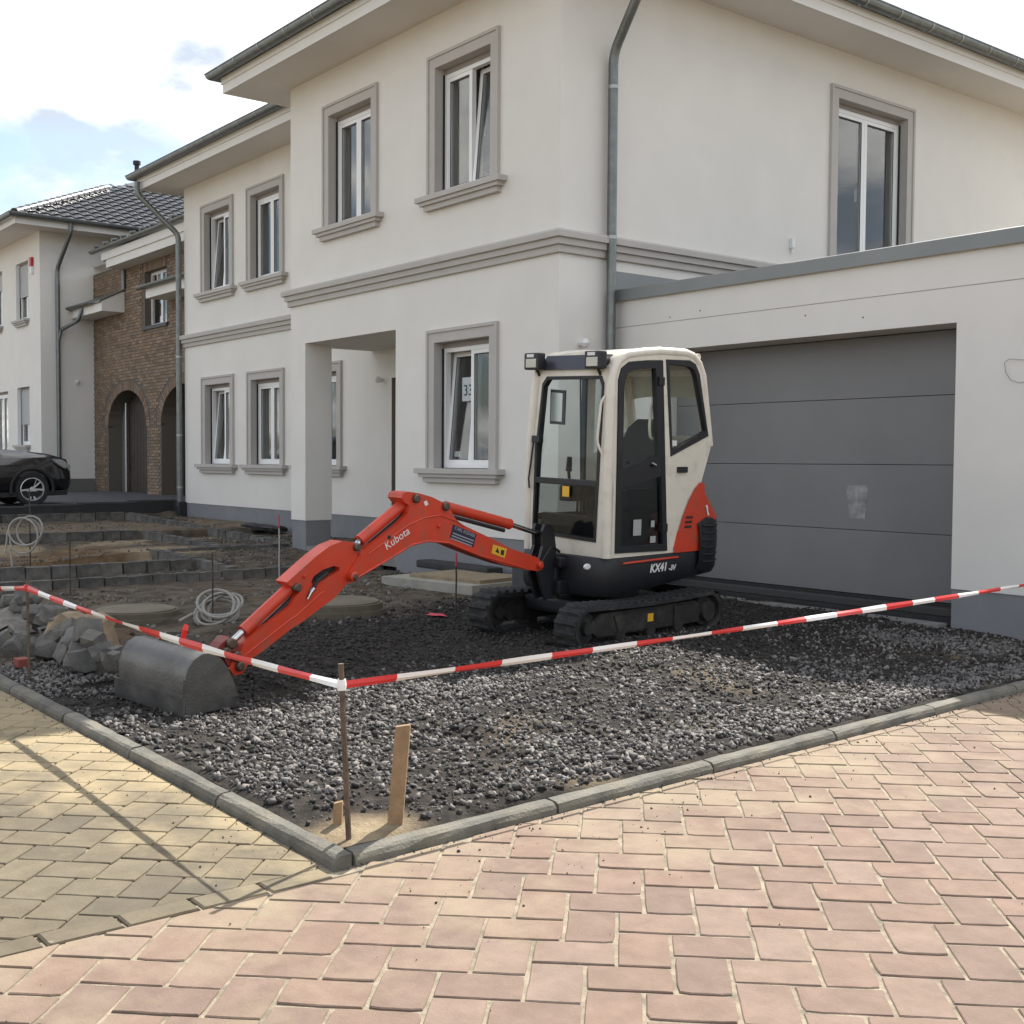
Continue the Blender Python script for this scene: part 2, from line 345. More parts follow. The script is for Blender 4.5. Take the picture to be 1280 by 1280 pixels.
# grey crushed stone along the right and front, thinning over the dark millings
def dg(x, y):
    base = sstep(3.2, 4.6, x + (vnoise(x, y, 1.2, 51) - .5) * 1.6) * (1 - .75 * sstep(.5, .66, vnoise(x, y, .9, 61)))
    base = base * (1 - .7 * np.exp(-(((x - 6.0) / .8) ** 2 + ((y + 5.9) / .75) ** 2))) * (.35 + .65 * sstep(.38, .6, vnoise(x, y, 1.6, 81)))
    base = np.maximum(base, .95 * sstep(.75, .25, kx(y) - x + (vnoise(x, y, 1.5, 91) - .5) * .5) * sstep(-5.9, -5.2, y))
    base = base * (1 - .93 * np.exp(-(((x - 4.35) / 1.05) ** 2 + ((y + 1.55) / .95) ** 2) ** 1.5))
    return np.maximum(base, .8 * sstep(-5.6, -6.2, y) * sstep(1.2, 2.0, x) * sstep(3.4, 2.7, x))
P, r = scatter(80000, 1.2, KX - .03, KY + .03, .8, lambda x, y: dg(x, y) * ~((x > 6.2) & (y < -6.2)), .006, .0235, 2.4)
stones('gravel', P, r, stone_g, 'grey crushed stone spread inside the kerb in front of the garage', 'gravel')
def dd(x, y): return sstep(.3, 1.5, x + .25 * (y + 3.2)) * ~((x > 6.2) & (y < -6.2)) * np.where(x > 4, .85, 1)
P, r = scatter(34000, 0, KX - .03, KY + .03, .8, dd, .006, .024, 2.6)
stones('dark_gravel', P, r, stone_d, 'dark crumbly gravel around and under the excavator', 'gravel')
P, r = scatter(16000, -13.8, 1.3, -6.6, 1.3, lambda x, y: np.clip((vnoise(x, y, .8, 71) - .42) * 4, .08, 1), .01, .035, 3)
stones('rubble', P, r, mat('gravel_brown', (.17, .15, .13), .9, var=.4, vscale=30, rnd=.6), 'brownish grey rubble strewn over the dug up front garden', 'rubble')

# --- block paving
def poly_clip(poly, planes):
    for (a, b_, c_) in planes:                     # keep a*x + b*y <= c
        o = []
        for i in range(len(poly)):
            p, q = poly[i], poly[(i + 1) % len(poly)]; dp = a * p[0] + b_ * p[1] - c_; dq = a * q[0] + b_ * q[1] - c_
            if dp <= 0: o.append(p)
            if dp * dq < 0: s_ = dp / (dp - dq); o.append((p[0] + (q[0] - p[0]) * s_, p[1] + (q[1] - p[1]) * s_))
        poly = o
        if len(poly) < 3: return []
    return poly
def area(p): return abs(sum(p[i][0] * p[(i + 1) % len(p)][1] - p[(i + 1) % len(p)][0] * p[i][1] for i in range(len(p)))) / 2
def block_mb(mb, poly, z, h=.05, ch=.003, jit=(0, 0)):
    cx = sum(p[0] for p in poly) / len(poly); cy = sum(p[1] for p in poly) / len(poly); n = len(poly)
    def ring(off, zz): 
        o = []
        for p in poly:
            d = math.hypot(p[0] - cx, p[1] - cy) or 1; k = 1 - off * 1.25 / d; o.append((cx + (p[0] - cx) * k, cy + (p[1] - cy) * k, z + zz + jit[0] * (p[0] - cx) + jit[1] * (p[1] - cy)))
        return o
    vs = ring(0, -h) + ring(0, -ch) + ring(ch, 0)
    fs = [(i, (i + 1) % n, n + (i + 1) % n, n + i) for i in range(n)] + [(n + i, n + (i + 1) % n, 2 * n + (i + 1) % n, 2 * n + i) for i in range(n)] + [tuple(2 * n + i for i in range(n))]
    mb.add(vs, fs)
def paver_material(name, c0, c1, sandc, sand_amt, dirtc):
    m = bpy.data.materials.new(name); m.use_nodes = True; t = m.node_tree; b = t.nodes['Principled BSDF']; b.inputs['Roughness'].default_value = .88; b.inputs['Specular IOR Level'].default_value = .25
    global geo
    geo = N(t, 'ShaderNodeNewGeometry'); oi = N(t, 'ShaderNodeObjectInfo')
    ad = N(t, 'ShaderNodeMath', operation='ADD'); fr = N(t, 'ShaderNodeMath', operation='FRACT'); t.links.new(oi.outputs['Random'], ad.inputs[0]); t.links.new(geo.outputs['Random Per Island'], ad.inputs[1]); t.links.new(ad.outputs[0], fr.inputs[0])
    r = N(t, 'ShaderNodeValToRGB'); r.color_ramp.elements[0].color = (*c0, 1); r.color_ramp.elements[1].color = (*c1, 1)
    e = r.color_ramp.elements.new(.5); e.color = (c0[0] * .62 + c1[0] * .4, c0[1] * .55 + c1[1] * .42, c0[2] * .5 + c1[2] * .44, 1); t.links.new(fr.outputs[0], r.inputs[0])
    mo = ramp(t, noise(t, 9, 7, .65), (.76, .75, .74), (1.06, 1.06, 1.06), .3, .7)
    mu = N(t, 'ShaderNodeMix', data_type='RGBA', blend_type='MULTIPLY'); mu.inputs['Factor'].default_value = 1; t.links.new(r.outputs[0], mu.inputs['A']); t.links.new(mo, mu.inputs['B']); cur = mu.outputs['Result']
    # speckle
    sp = N(t, 'ShaderNodeMapRange', inp={1: .62, 2: .72, 3: 0, 4: .4}); t.links.new(noise(t, 160, 3), sp.inputs[0])
    x = N(t, 'ShaderNodeMix', data_type='RGBA'); x.inputs['B'].default_value = (*dirtc, 1); t.links.new(sp.outputs[0], x.inputs['Factor']); t.links.new(cur, x.inputs['A']); cur = x.outputs['Result']
    # dry sand swept over the blocks next to the kerb, in drifts
    sx = N(t, 'ShaderNodeSeparateXYZ'); t.links.new(geo.outputs['Position'], sx.inputs[0])
    def mr(o, a, b2, c_, d_): q = N(t, 'ShaderNodeMapRange', inp={1: a, 2: b2, 3: c_, 4: d_}); t.links.new(o, q.inputs[0]); return q.outputs[0]
    near = sand_amt(mr, sx.outputs[0], sx.outputs[1], t)
    nz = N(t, 'ShaderNodeMath', operation='ADD'); t.links.new(near, nz.inputs[0]); t.links.new(mr(noise(t, 2.1, 8, .62), .3, .7, -.5, .5), nz.inputs[1])
    f = mr(nz.outputs[0], .2, .85, 0, .75)
    x = N(t, 'ShaderNodeMix', data_type='RGBA'); x.inputs['B'].default_value = (*sandc, 1); t.links.new(f, x.inputs['Factor']); t.links.new(cur, x.inputs['A']); cur = x.outputs['Result']
    gm = mr(noise(t, 1.3, 9, .7), .5, .72, 0, .42); x = N(t, 'ShaderNodeMix', data_type='RGBA'); x.inputs['B'].default_value = (dirtc[0] * .75, dirtc[1] * .75, dirtc[2] * .75, 1); t.links.new(gm, x.inputs['Factor']); t.links.new(cur, x.inputs['A']); cur = x.outputs['Result']
    # white scuffs
    sc_ = mr(noise(t, 5.3, 9, .75), .66, .74, 0, .55); x = N(t, 'ShaderNodeMix', data_type='RGBA'); x.inputs['B'].default_value = (.6, .56, .5, 1); t.links.new(sc_, x.inputs['Factor']); t.links.new(cur, x.inputs['A']); cur = x.outputs['Result']
    t.links.new(cur, b.inputs['Base Color'])
    bp = N(t, 'ShaderNodeBump', inp={'Strength': .5, 'Distance': .004}); t.links.new(noise(t, 90, 6, .7), bp.inputs['Height']); t.links.new(bp.outputs[0], b.inputs['Normal'])
    return m
def am_road(mr, X, Y, t):       # strip along the right kerb
    return mr(X, 6.62, 8.3, .58, -.3)
def am_bay(mr, X, Y, t):
    a = mr(Y, -7.5, -6.66, -.1, .65); b_ = mr(X, 4.4, 6.0, .75, -.25); q = N(t, 'ShaderNodeMath', operation='MULTIPLY_ADD', inp={1: .5}); t.links.new(b_, q.inputs[0]); t.links.new(a, q.inputs[2]); return q.outputs[0]
PINK = paver_material('paver_pink', (.245, .182, .145), (.19, .137, .111), (.305, .25, .168), am_road, (.2, .15, .12))
GREY = paver_material('paver_grey', (.125, .108, .078), (.18, .152, .104), (.37, .295, .175), am_bay, (.12, .11, .09))
JOINT = mat('joint_sand', (.35, .295, .215), .95, var=.5, vscale=14, bump=.6, bscale=150)
def paving(parent_name, planes, theta, W, L, org, mt, zt, limit, bbox, gap, nmax=300):
    mb = MB(); mb.add([(p[0], p[1], bbox[1]) for p in bbox[0]], [tuple(range(len(bbox[0])))]); par = tag(mb.build(parent_name, JOINT), kind='structure')
    u = np.array([math.cos(theta), math.sin(theta)]); v = np.array([-math.sin(theta), math.cos(theta)])
    a = W * (u - v); b_ = (L + W) * u + (L - W) * v; full = []; part = []
    gxx = gap
    for i in range(-130, 131):
        for j in range(-70, 71):
            o_ = np.array(org) + i * a + j * b_
            if not (limit[0] - 1 < o_[0] < limit[1] + 1 and limit[2] - 1 < o_[1] < limit[3] + 1): continue
            for (s0, t0, w_, h_) in ((0, -W, L, W), (L, -W, W, L)):        # org is the far left corner of a lying block
                g = gxx / 2
                p = [o_ + u * (s0 + g) + v * (t0 + g), o_ + u * (s0 + w_ - g) + v * (t0 + g), o_ + u * (s0 + w_ - g) + v * (t0 + h_ - g), o_ + u * (s0 + g) + v * (t0 + h_ - g)]
                c = sum(p) / 4
                if not (limit[0] < c[0] < limit[1] and limit[2] < c[1] < limit[3]): continue
                q = M3 @ (np.array([c[0], c[1], 0]) - CAM); 
                dq = max(q[2], .6); uu, vv = 640 + FPX * q[0] / dq, 640 + FPX * q[1] / dq
                cl = poly_clip([tuple(x) for x in p], planes(c))
                if len(cl) < 3 or area(cl) < .0012: continue
                vis = -20 < uu < 1300 and vv < 1300 and q[2] > .8
                (full if True else part).append((0 if vis else 1, q[2], c, cl, area(cl) > .97 * (w_ - gxx) * (h_ - gxx), h_ > w_))
    full.sort(key=lambda e: (e[0], abs(e[1]))); stuff = MB()
    protos = []
    for k, (vis, d, c, cl, whole, up) in enumerate(full):
        jz = random.uniform(-.0018, .0012); tl = (random.uniform(-.006, .006), random.uniform(-.006, .006))
        if k < nmax:
            if whole:
                if len(protos) < 7:
                    mb = MB(); g = gap / 2; cs = [(-L / 2 + g, -W / 2 + g), (L / 2 - g, -W / 2 + g), (L / 2 - g, W / 2 - g), (-L / 2 + g, W / 2 - g)]; pg = []
                    for e_ in range(4):
                        p_, q_ = cs[e_], cs[(e_ + 1) % 4]
                        for f_ in (0, .22, .5, .78):
                            chip = random.uniform(.94, .985) if (f_ == 0 and random.random() < .35) else 1
                            pg.append(((p_[0] + (q_[0] - p_[0]) * f_) * chip + random.uniform(-.0013, .0013), (p_[1] + (q_[1] - p_[1]) * f_) * chip + random.uniform(-.0013, .0013)))
                    block_mb(mb, pg, 0, ch=.003); protos.append(mb.mesh('paver', mt))
                proto = protos[k % len(protos)]
                o_ = link('paver', proto, par); o_.location = (c[0], c[1], zt + jz); o_.rotation_euler = (tl[0], tl[1], theta + (math.pi / 2 if up else 0) + random.uniform(-.008, .008) + (math.pi if random.random() < .5 else 0))
            else:
                mb = MB(); block_mb(mb, [(p[0] - c[0], p[1] - c[1]) for p in cl], 0); o_ = mb.build('paver', mt, par); o_.location = (c[0], c[1], zt + jz)
        else: block_mb(stuff, cl, zt + jz, jit=tl)
    if stuff.v: tag(stuff.build('distant_pavers', mt, par), kind='stuff')
    return par
BX = 6.60
road = paving('road', lambda c: [(-1, 0, -(BX + .055))] if c[1] < -6.62 else [(-1, -LEAN, -(KX + .089 + LEAN * KY))], R(46.6), .1624, .2505, (7.46, -5.40), PINK, 0., (5.8, 15, -13, 5), ([(BX, -60), (60, -60), (60, 30), (6.0, 30), (6.0, KY - .02), (BX, KY - .02)], -.0055), .012)
bay = paving('parking_bay', lambda c: [(1, 0, BX - .062), (0, 1, KY - .095)], R(45.3), .157, .213, (6.115, -7.384), GREY, .0, (-7, 6.7, -13, -6.6), ([(-40, -60), (BX, -60), (BX, KY - .02), (-40, KY - .02)], -.0095), .008)
# border course between the two pavings, continuing the line of the right kerb
bs = [ -6.79 - .245 * i for i in range(9)]
for i, y in enumerate(bs):
    mb = MB(); block_mb(mb, [(-.052, -.117), (.052, -.117), (.052, .117), (-.052, .117)], 0, ch=.006)
    o = mb.build('border_stone', GREY, bay); o.location = (BX - .003, y, .003 + random.uniform(-.002, .002)); o.rotation_euler = (0, 0, random.uniform(-.03, .03))
# kerb of long concrete stones
kerb = tag(empty('kerb', (KX, KY, 0)), kind='structure')
kc = mat('kerb_concrete', (.155, .148, .126), .9, var=.35, vscale=7, bump=.7, bscale=70, dirt=.4, dcol=(.26, .22, .15), dscale=4, rnd=.18)
def kerb_stone(L):
    mb = MB(); prof = [(-.076, -.2), (-.076, .018), (-.068, .035), (-.052, .044), (-.008, .046), (-.004, -.2)]
    n = 9
    for i in range(n + 1):
        x = L * i / n
        for (o_, z_) in prof: mb.v.append((x, o_ + random.uniform(-.0025, .0025), z_ + random.uniform(-.0025, .0025)))
    k = len(prof)
    for i in range(n):
        for q in range(k): mb.f.append((i * k + q, (i + 1) * k + q, (i + 1) * k + (q + 1) % k, i * k + (q + 1) % k)); mb.mi.append(0)
    mb.f += [tuple(range(k))[::-1], tuple(n * k + q for q in range(k))]; mb.mi += [0, 0]
    return mb.mesh('kerb_stone', kc)
kms = [kerb_stone(.985) for _ in range(3)]
x = KX + .085
for i in range(20):      # along the front, running towards -x
    o = link('kerb_stone', kms[i % 3], kerb); o.location = (x - 1.0 - KX, -.0 + random.uniform(-.004, .004), 0)
    x -= 1.0
y = KY + .005
for i in range(6):      # along the right, running towards +y with a slight lean inwards
    o = link('kerb_stone', kms[i % 3], kerb); a = LEAN; o.rotation_euler = (0, 0, math.pi / 2 + a)
    o.location = (-math.sin(a) * (i * 1.0) + random.uniform(-.004, .004), .005 + math.cos(a) * (i * 1.0), 0)

P, r = [], []
gx_ = RNG.uniform(0, 1, (900, 3)); gp_ = []
for a_, b_, c_ in gx_:
    if c_ < .55: y_ = KY + a_ * 5.6; gp_.append((float(kx(y_)) + .085 + .55 * b_ ** 3, y_))
    elif c_ < .8: gp_.append((KX - a_ * 5, KY - .085 - .4 * b_ ** 3))
    else: gp_.append((6.7 + a_ * 3, -8.6 + b_ * 7))
gp_ = np.array(gp_); rr_ = .0018 + .005 * RNG.uniform(0, 1, len(gp_)) ** 3
stones('grit', np.c_[gp_, rr_ * .3 + .001], rr_, stone_d, 'loose dark grit scattered on the paving along the kerb', 'grit')
# ------------------------------------------------------------------ the house
STUC = mat('stucco_white', (.79, .765, .717), .92, var=.05, vscale=1.2, bump=.6, bscale=260, spec=.2)
TRIM = mat('trim_greige', (.49, .465, .435), .85, var=.06, vscale=3, bump=.15, bscale=160, spec=.25)
PLIN = mat('plinth_grey', (.235, .24, .25), .9, var=.12, vscale=2, bump=.3, bscale=180, spec=.25)
SOFF = mat('soffit_white', (.70, .67, .63), .7, var=.04, vscale=2)
FASC = mat('fascia_white', (.72, .70, .66), .6, var=.05, vscale=2)
ZINC = mat('zinc', (.20, .215, .21), .42, .75, var=.25, vscale=9, bump=.1, bscale=40)
TILE = mat('roof_tile_dark', (.035, .036, .04), .28, var=.3, vscale=6, rnd=.25, spec=.6)
PVC = mat('window_white', (.80, .80, .79), .3, var=.02)
PANE = glass('window_pane', (.90, .92, .915), .9, base=.06)
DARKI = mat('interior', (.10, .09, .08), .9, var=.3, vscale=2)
SEAL = mat('rubber_black', (.015, .015, .016), .6, bump=.1)
SHUT = mat('shutter_slat', (.30, .27, .25), .6)
def wall_mb(mb, x0, x1, z0, z1, ops, depth, mi=0, y=0.):
    """front of a wall (x along, y into the wall) with openings (x0, x1, z0, z1) and their reveals"""
    X = sorted({x0, x1, *[o[0] for o in ops], *[o[1] for o in ops]}); Z = sorted({z0, z1, *[o[2] for o in ops], *[o[3] for o in ops]})
    X = [a for a in X if x0 <= a <= x1]; Z = [a for a in Z if z0 <= a <= z1]
    for a, b in zip(X[:-1], X[1:]):
        for c, d in zip(Z[:-1], Z[1:]):
            mx_, mz_ = (a + b) / 2, (c + d) / 2
            if any(o[0] < mx_ < o[1] and o[2] < mz_ < o[3] for o in ops): continue
            mb.quad((a, y, c), (b, y, c), (b, y, d), (a, y, d), mi)
    for (a, b, c, d) in ops:
        mb.quad((a, y, c), (a, y + depth, c), (a, y + depth, d), (a, y, d), mi); mb.quad((b, y, c), (b, y, d), (b, y + depth, d), (b, y + depth, c), mi)
        mb.quad((a, y, d), (a, y + depth, d), (b, y + depth, d), (b, y, d), mi); mb.quad((a, y, c), (b, y, c), (b, y + depth, c), (a, y + depth, c), mi)
RV = .20                                            # depth of window reveals
def window(parent, loc, rz, w, h, tilt=(), fixed_split=.5, sill=True, surround=True, shut=0., number=None):
    """window with raised surround; local x along the wall from the opening's lower left corner, y into the wall"""
    sw = .155; mb = MB()
    if surround:
        fr = lambda a, z_, d: (a, -.028 + d, z_)
        mb.plate([(-sw, 0), (-sw, h + sw), (w + sw, h + sw), (w + sw, 0), (w, 0), (w, h), (0, h), (0, 0)], [], fr, .030)
        fr2 = lambda a, z_, d: (a, -.046 + d, z_)
        e = .035
        mb.plate([(-sw - .004, 0), (-sw - .004, h + sw + .004), (w + sw + .004, h + sw + .004), (w + sw + .004, 0), (w + sw - e, 0), (w + sw - e, h + sw - e), (-sw + e, h + sw - e), (-sw + e, 0)], [], fr2, .046)
        t_ = .006       # painted reveal lining
        mb.box(0, t_, -.027, RV, 0, h); mb.box(w - t_, w, -.027, RV, 0, h); mb.box(t_, w - t_, -.027, RV, h - t_, h)
        o = mb.build('window', TRIM, parent)
    else:
        t_ = .004; mb.box(0, t_, -.004, RV, 0, h); mb.box(w - t_, w, -.004, RV, 0, h); mb.box(t_, w - t_, -.004, RV, h - t_, h)
        o = mb.build('window', PVC, parent)
    o.location = loc; o.rotation_euler = (0, 0, rz)
    if sill:
        s_ = MB(); e = sw + .145 if surround else .05
        s_.box(-e, w + e, -.135, RV, -.062, .004, ch=.006); s_.box(-e + .06, w + e - .06, -.105, .003, -.108, -.060, ch=.004); s_.box(-e + .115, w + e - .115, -.07, .003, -.175, -.106, ch=.004)
        s_.build('sill', TRIM if surround else mat('sill_stone', (.4, .39, .37), .7), o)
    y0, y1 = RV - .075, RV; f = .055
    fm = MB(); fm.box(t_, t_ + f, y0, y1, .01, h - .07, ch=.004); fm.box(w - t_ - f, w - t_, y0, y1, .01, h - .07, ch=.004)
    fm.box(t_ + f, w - t_ - f, y0 + .001, y1, h - .07 - f, h - .071, ch=.004); fm.box(t_ + f, w - t_ - f, y0 + .001, y1, .011, .01 + f, ch=.004)
    fm.build('frame', PVC, o)
    sb = MB(); sb.box(t_, w - t_, y0 - .004, y1, h - .069, h - .008); sb.build('shutter_box', SHUT, o)
    for q in (0, 1):
        g = MB(); g.box((t_ + .006) if q == 0 else (w - t_ - .016), (t_ + .016) if q == 0 else (w - t_ - .006), y0 - .03, y0 - .004, .01, h - .07); g.build('shutter_rail', SEAL, o)
    ix0, ix1, iz0, iz1 = t_ + f - .012, w - t_ - f + .012, .01 + f - .012, h - .07 - f + .012; mid = ix0 + (ix1 - ix0) * fixed_split
    for k, (a, b) in enumerate(((ix0, mid - .002), (mid + .002, ix1))):
        s = .062; sm = MB(); W_, H_ = b - a, iz1 - iz0; d0, d1 = -.02, .045
        sm.box(0, s, d0, d1, 0, H_, ch=.005); sm.box(W_ - s, W_, d0, d1, 0, H_, ch=.005); sm.box(s, W_ - s, d0 + .001, d1, 0, s, ch=.005); sm.box(s, W_ - s, d0 + .001, d1, H_ - s, H_, ch=.005)
        so_ = sm.build('sash', PVC, o); pm = MB(); pm.box(s - .008, W_ - s + .008, .008, .014, s - .008, H_ - s + .008); po = pm.build('pane', PANE, o)
        gm = MB(); e = .008; gm.plate([(s - e * 0, s), (W_ - s, s), (W_ - s, H_ - s), (s, H_ - s)], [[(s + e, s + e), (W_ - s - e, s + e), (W_ - s - e, H_ - s - e), (s + e, H_ - s - e)]], lambda p, q, d: (p, d0 + .006 + d, q), .004); go = gm.build('gasket', SEAL, o)
        hm = MB(); hm.box(W_ * (.06 if k else .94) - .008, W_ * (.06 if k else .94) + .008, d1, d1 + .05, H_ * .45, H_ * .53); ho = hm.build('handle', PVC, o)
        for q in (so_, po, go, ho):
            q.location = (a, y0 + .03, iz0)
            if k in tilt: q.rotation_euler = (R(-5), 0, 0)
    if shut:
        rm = MB(); n = int(h * shut / .05)
        for i in range(n): rm.box(t_ + .02, w - t_ - .02, y0 - .022, y0 - .008, h - .08 - (i + 1) * .05 + .004, h - .08 - i * .05)
        rm.build('roller_shutter', mat('shutter_grey', (.42, .43, .43), .6), o)
    return o
HX0, HXR, YR, HYB = -13.86, -6.36, 1.45, 11.5     # left end, left edge of the bay, recess plane, back
HT = 7.09                                         # height of the eaves soffit
house = tag(empty('house', (0, 0, 0)), 'white rendered two storey house with grey window surrounds, porch pillar and cornice', 'house')
UZ, GZ, WW, WH = 4.815, 1.345, 1.18, 1.615        # sill levels and opening size
bayw = [(-2.44, GZ), (-2.44, UZ), (-5.16, UZ)]
PX0, PX1, PZ = -5.905, -3.38, 3.205               # porch opening
PL = .525
# walls
mb = MB(); ops = [(a, a + WW, z_, z_ + WH) for a, z_ in bayw]
wall_mb(mb, HXR, 0, PL, HT, ops + [(PX0, PX1, PL - 1, PZ)], .0001)
for (a, b, c, d) in ops: pass
mb.build('wall', STUC, house)
def reveal(ops, rot, loc, par, mt=STUC, depth=.34):
    for (a, b, c, d) in ops:
        mb = MB()
        mb.add([(a, 0, c), (b, 0, c), (b, 0, d), (a, 0, d), (a, depth, c), (b, depth, c), (b, depth, d), (a, depth, d)], [(0, 4, 7, 3), (1, 2, 6, 5), (3, 7, 6, 2), (0, 1, 5, 4)])
        o = mb.build('reveal', mt, par); o.location = loc; o.rotation_euler = (0, 0, rot)
reveal([(a + .0005, b - .0005, c + .0005, d - .0005) for a, b, c, d in ops], 0, (0, 0, 0), house)
# side wall towards the garage (x = 0), local x -> +Y
SWY, SWW, SWZ, SWH = 4.97, 1.64, 4.18, 2.265
mb = MB(); wall_mb(mb, 0, HYB, PL, HT, [(SWY, SWY + SWW, SWZ, SWZ + SWH)], .0001); o = mb.build('wall', STUC, house); o.rotation_euler = (0, 0, math.pi / 2)
reveal([(SWY + .0005, SWY + SWW - .0005, SWZ, SWZ + SWH)], math.pi / 2, (0, 0, 0), house)
# recessed wall
rw = [(-12.80, GZ), (-12.80, UZ), (-10.70, GZ), (-10.70, UZ), (-8.63, GZ)]
ops2 = [(a, a + WW, z_, z_ + WH) for a, z_ in rw]
DX0, DX1 = -5.76, -4.55
mb = MB(); wall_mb(mb, HX0, -3.38, PL, HT, [(a, b, c, d) for a, b, c, d in ops2] + [(DX0, DX1, PL - .3, 2.75)], .0001, y=YR); mb.build('wall', STUC, house)
reveal([(a + .0005, b - .0005, c + .0005, d - .0005) for a, b, c, d in ops2], 0, (0, YR, 0), house)
# left side, back, bay side above the porch, porch side wall, porch ceiling
mb = MB(); mb.quad((HX0, YR, PL), (HX0, HYB, PL), (HX0, HYB, HT), (HX0, YR, HT)); mb.quad((HX0, HYB, -.2), (0, HYB, -.2), (0, HYB, HT), (HX0, HYB, HT))
mb.quad((HXR, 0, PZ), (HXR, YR, PZ), (HXR, YR, HT), (HXR, 0, HT))
mb.quad((PX1, 0, PL), (PX1, YR, PL), (PX1, YR, PZ), (PX1, 0, PZ)); mb.build('wall', STUC, house)
MB().quad((HXR, 0, PZ), (HXR, YR, PZ), (PX1, YR, PZ), (PX1, 0, PZ)).build('porch_ceiling', STUC, house)
mb = MB(); pd = .455
for (a, b) in (((HXR, pd), (PX0, pd)), ((PX0, pd), (PX0, 0)), ((HXR, 0), (HXR, pd))): mb.quad((*a, PL), (*b, PL), (*b, PZ), (*a, PZ))
mb.build('pillar', STUC, house)
# plinth, a hair behind the render
mb = MB(); q = .012; b0 = -.35
def pq(a, b): mb.quad((*a, b0), (*b, b0), (*b, PL), (*a, PL))
pq((HXR + q, q), (PX0 - q, q)); pq((PX0 - q, q), (PX0 - q, pd - q)); pq((HXR + q, pd - q), (HXR + q, q)); pq((HXR + q, pd - q), (PX0 - q, pd - q))
pq((PX1 + q, q), (-q, q)); pq((-q, q), (-q, HYB)); pq((PX1 + q, YR), (PX1 + q, q)); pq((HX0 + q, YR + q), (DX0, YR + q)); pq((DX1, YR + q), (PX1 + q, YR + q)); pq((HX0 + q, HYB), (HX0 + q, YR + q))
def pl(a, b): mb.add([(*a, PL), (*b, PL)], [])
mb.build('plinth', PLIN, house)
mb = MB()      # underside of the projecting render
for (x0, x1, y0, y1) in ((HXR, PX0, 0, pd), (PX1, 0, 0, .05), (HX0, DX0, YR, YR + .05)): mb.quad((x0, y0, PL), (x1, y0, PL), (x1, y1, PL), (x0, y1, PL))
mb.build('drip_edge', STUC, house)
# dark rooms behind the windows
mb = MB(); mb.box(HX0 + .36, -.36, YR + .36, HYB - .1, .2, 3.5); mb.build('room', DARKI, house)
mb = MB(); mb.box(HX0 + .36, -.36, YR + .36, HYB - .1, 3.7, 6.9); mb.build('room', DARKI, house)
rm = house.children
for o_ in [c for c in house.children if c.name.startswith('room')]: bpy.data.objects.remove(o_)
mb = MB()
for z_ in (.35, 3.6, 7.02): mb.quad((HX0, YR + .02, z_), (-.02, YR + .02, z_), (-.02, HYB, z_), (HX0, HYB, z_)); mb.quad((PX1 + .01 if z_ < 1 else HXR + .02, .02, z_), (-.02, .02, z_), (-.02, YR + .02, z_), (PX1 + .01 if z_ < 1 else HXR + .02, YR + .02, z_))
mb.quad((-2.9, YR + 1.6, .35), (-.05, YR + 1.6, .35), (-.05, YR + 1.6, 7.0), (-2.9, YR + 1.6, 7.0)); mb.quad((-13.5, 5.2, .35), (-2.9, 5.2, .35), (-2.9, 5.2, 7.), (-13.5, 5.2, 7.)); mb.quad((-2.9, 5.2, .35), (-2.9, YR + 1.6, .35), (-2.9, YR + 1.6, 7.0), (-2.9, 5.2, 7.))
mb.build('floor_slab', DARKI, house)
# windows
T = {0: (0,), 1: (1,), 2: ()}
for (a, z_), tl in zip(bayw, ((0,), (1,), ())): window(house, (a, 0, z_), 0, WW, WH, tilt=tl)
for (a, z_), tl in zip(rw, ((0,), (0,), (), (), (0,))): window(house, (a, YR, z_), 0, WW, WH, tilt=tl)
window(house, (0, SWY, SWZ), math.pi / 2, SWW, SWH, sill=False)
# number sheet and small label behind the ground floor pane
sh = MB(); sh.box(0, .26, 0, .002, 0, .30); so_ = sh.build('number_sheet', mat('paper_grey', (.5, .54, .55), .8), house); so_.location = (-2.44 + .33, RV - .01, GZ + .86)
tm = text_mesh('33', .20, mat('print_dark', (.04, .06, .08), .7), 'number'); to = link('number', tm, house); to.matrix_local = Matrix.Translation((-2.44 + .36, RV - .0135, GZ + .93)) @ Matrix.Rotation(math.pi / 2, 4, 'X')
lb = MB(); lb.box(0, .12, 0, .002, 0, .07); lo = lb.build('label', mat('paper_white', (.7, .7, .7), .8), house); lo.location = (-2.44 + .17, RV - .012, GZ + .155)
# cornice
cp = [(0, 3.787), (.035, 3.787), (.04, 3.795), (.04, 3.868), (.075, 3.874), (.078, 3.94), (.115, 3.950), (.118, 4.012), (.10, 4.036), (0, 4.048)]
MB().sweep([(HXR, YR - .13), (HXR, 0), (0, 0), (0, HYB)], cp).build('cornice', TRIM, house)
MB().sweep([(HX0, YR + .6), (HX0, YR), (HXR - .0, YR)], cp).build('cornice', TRIM, house)
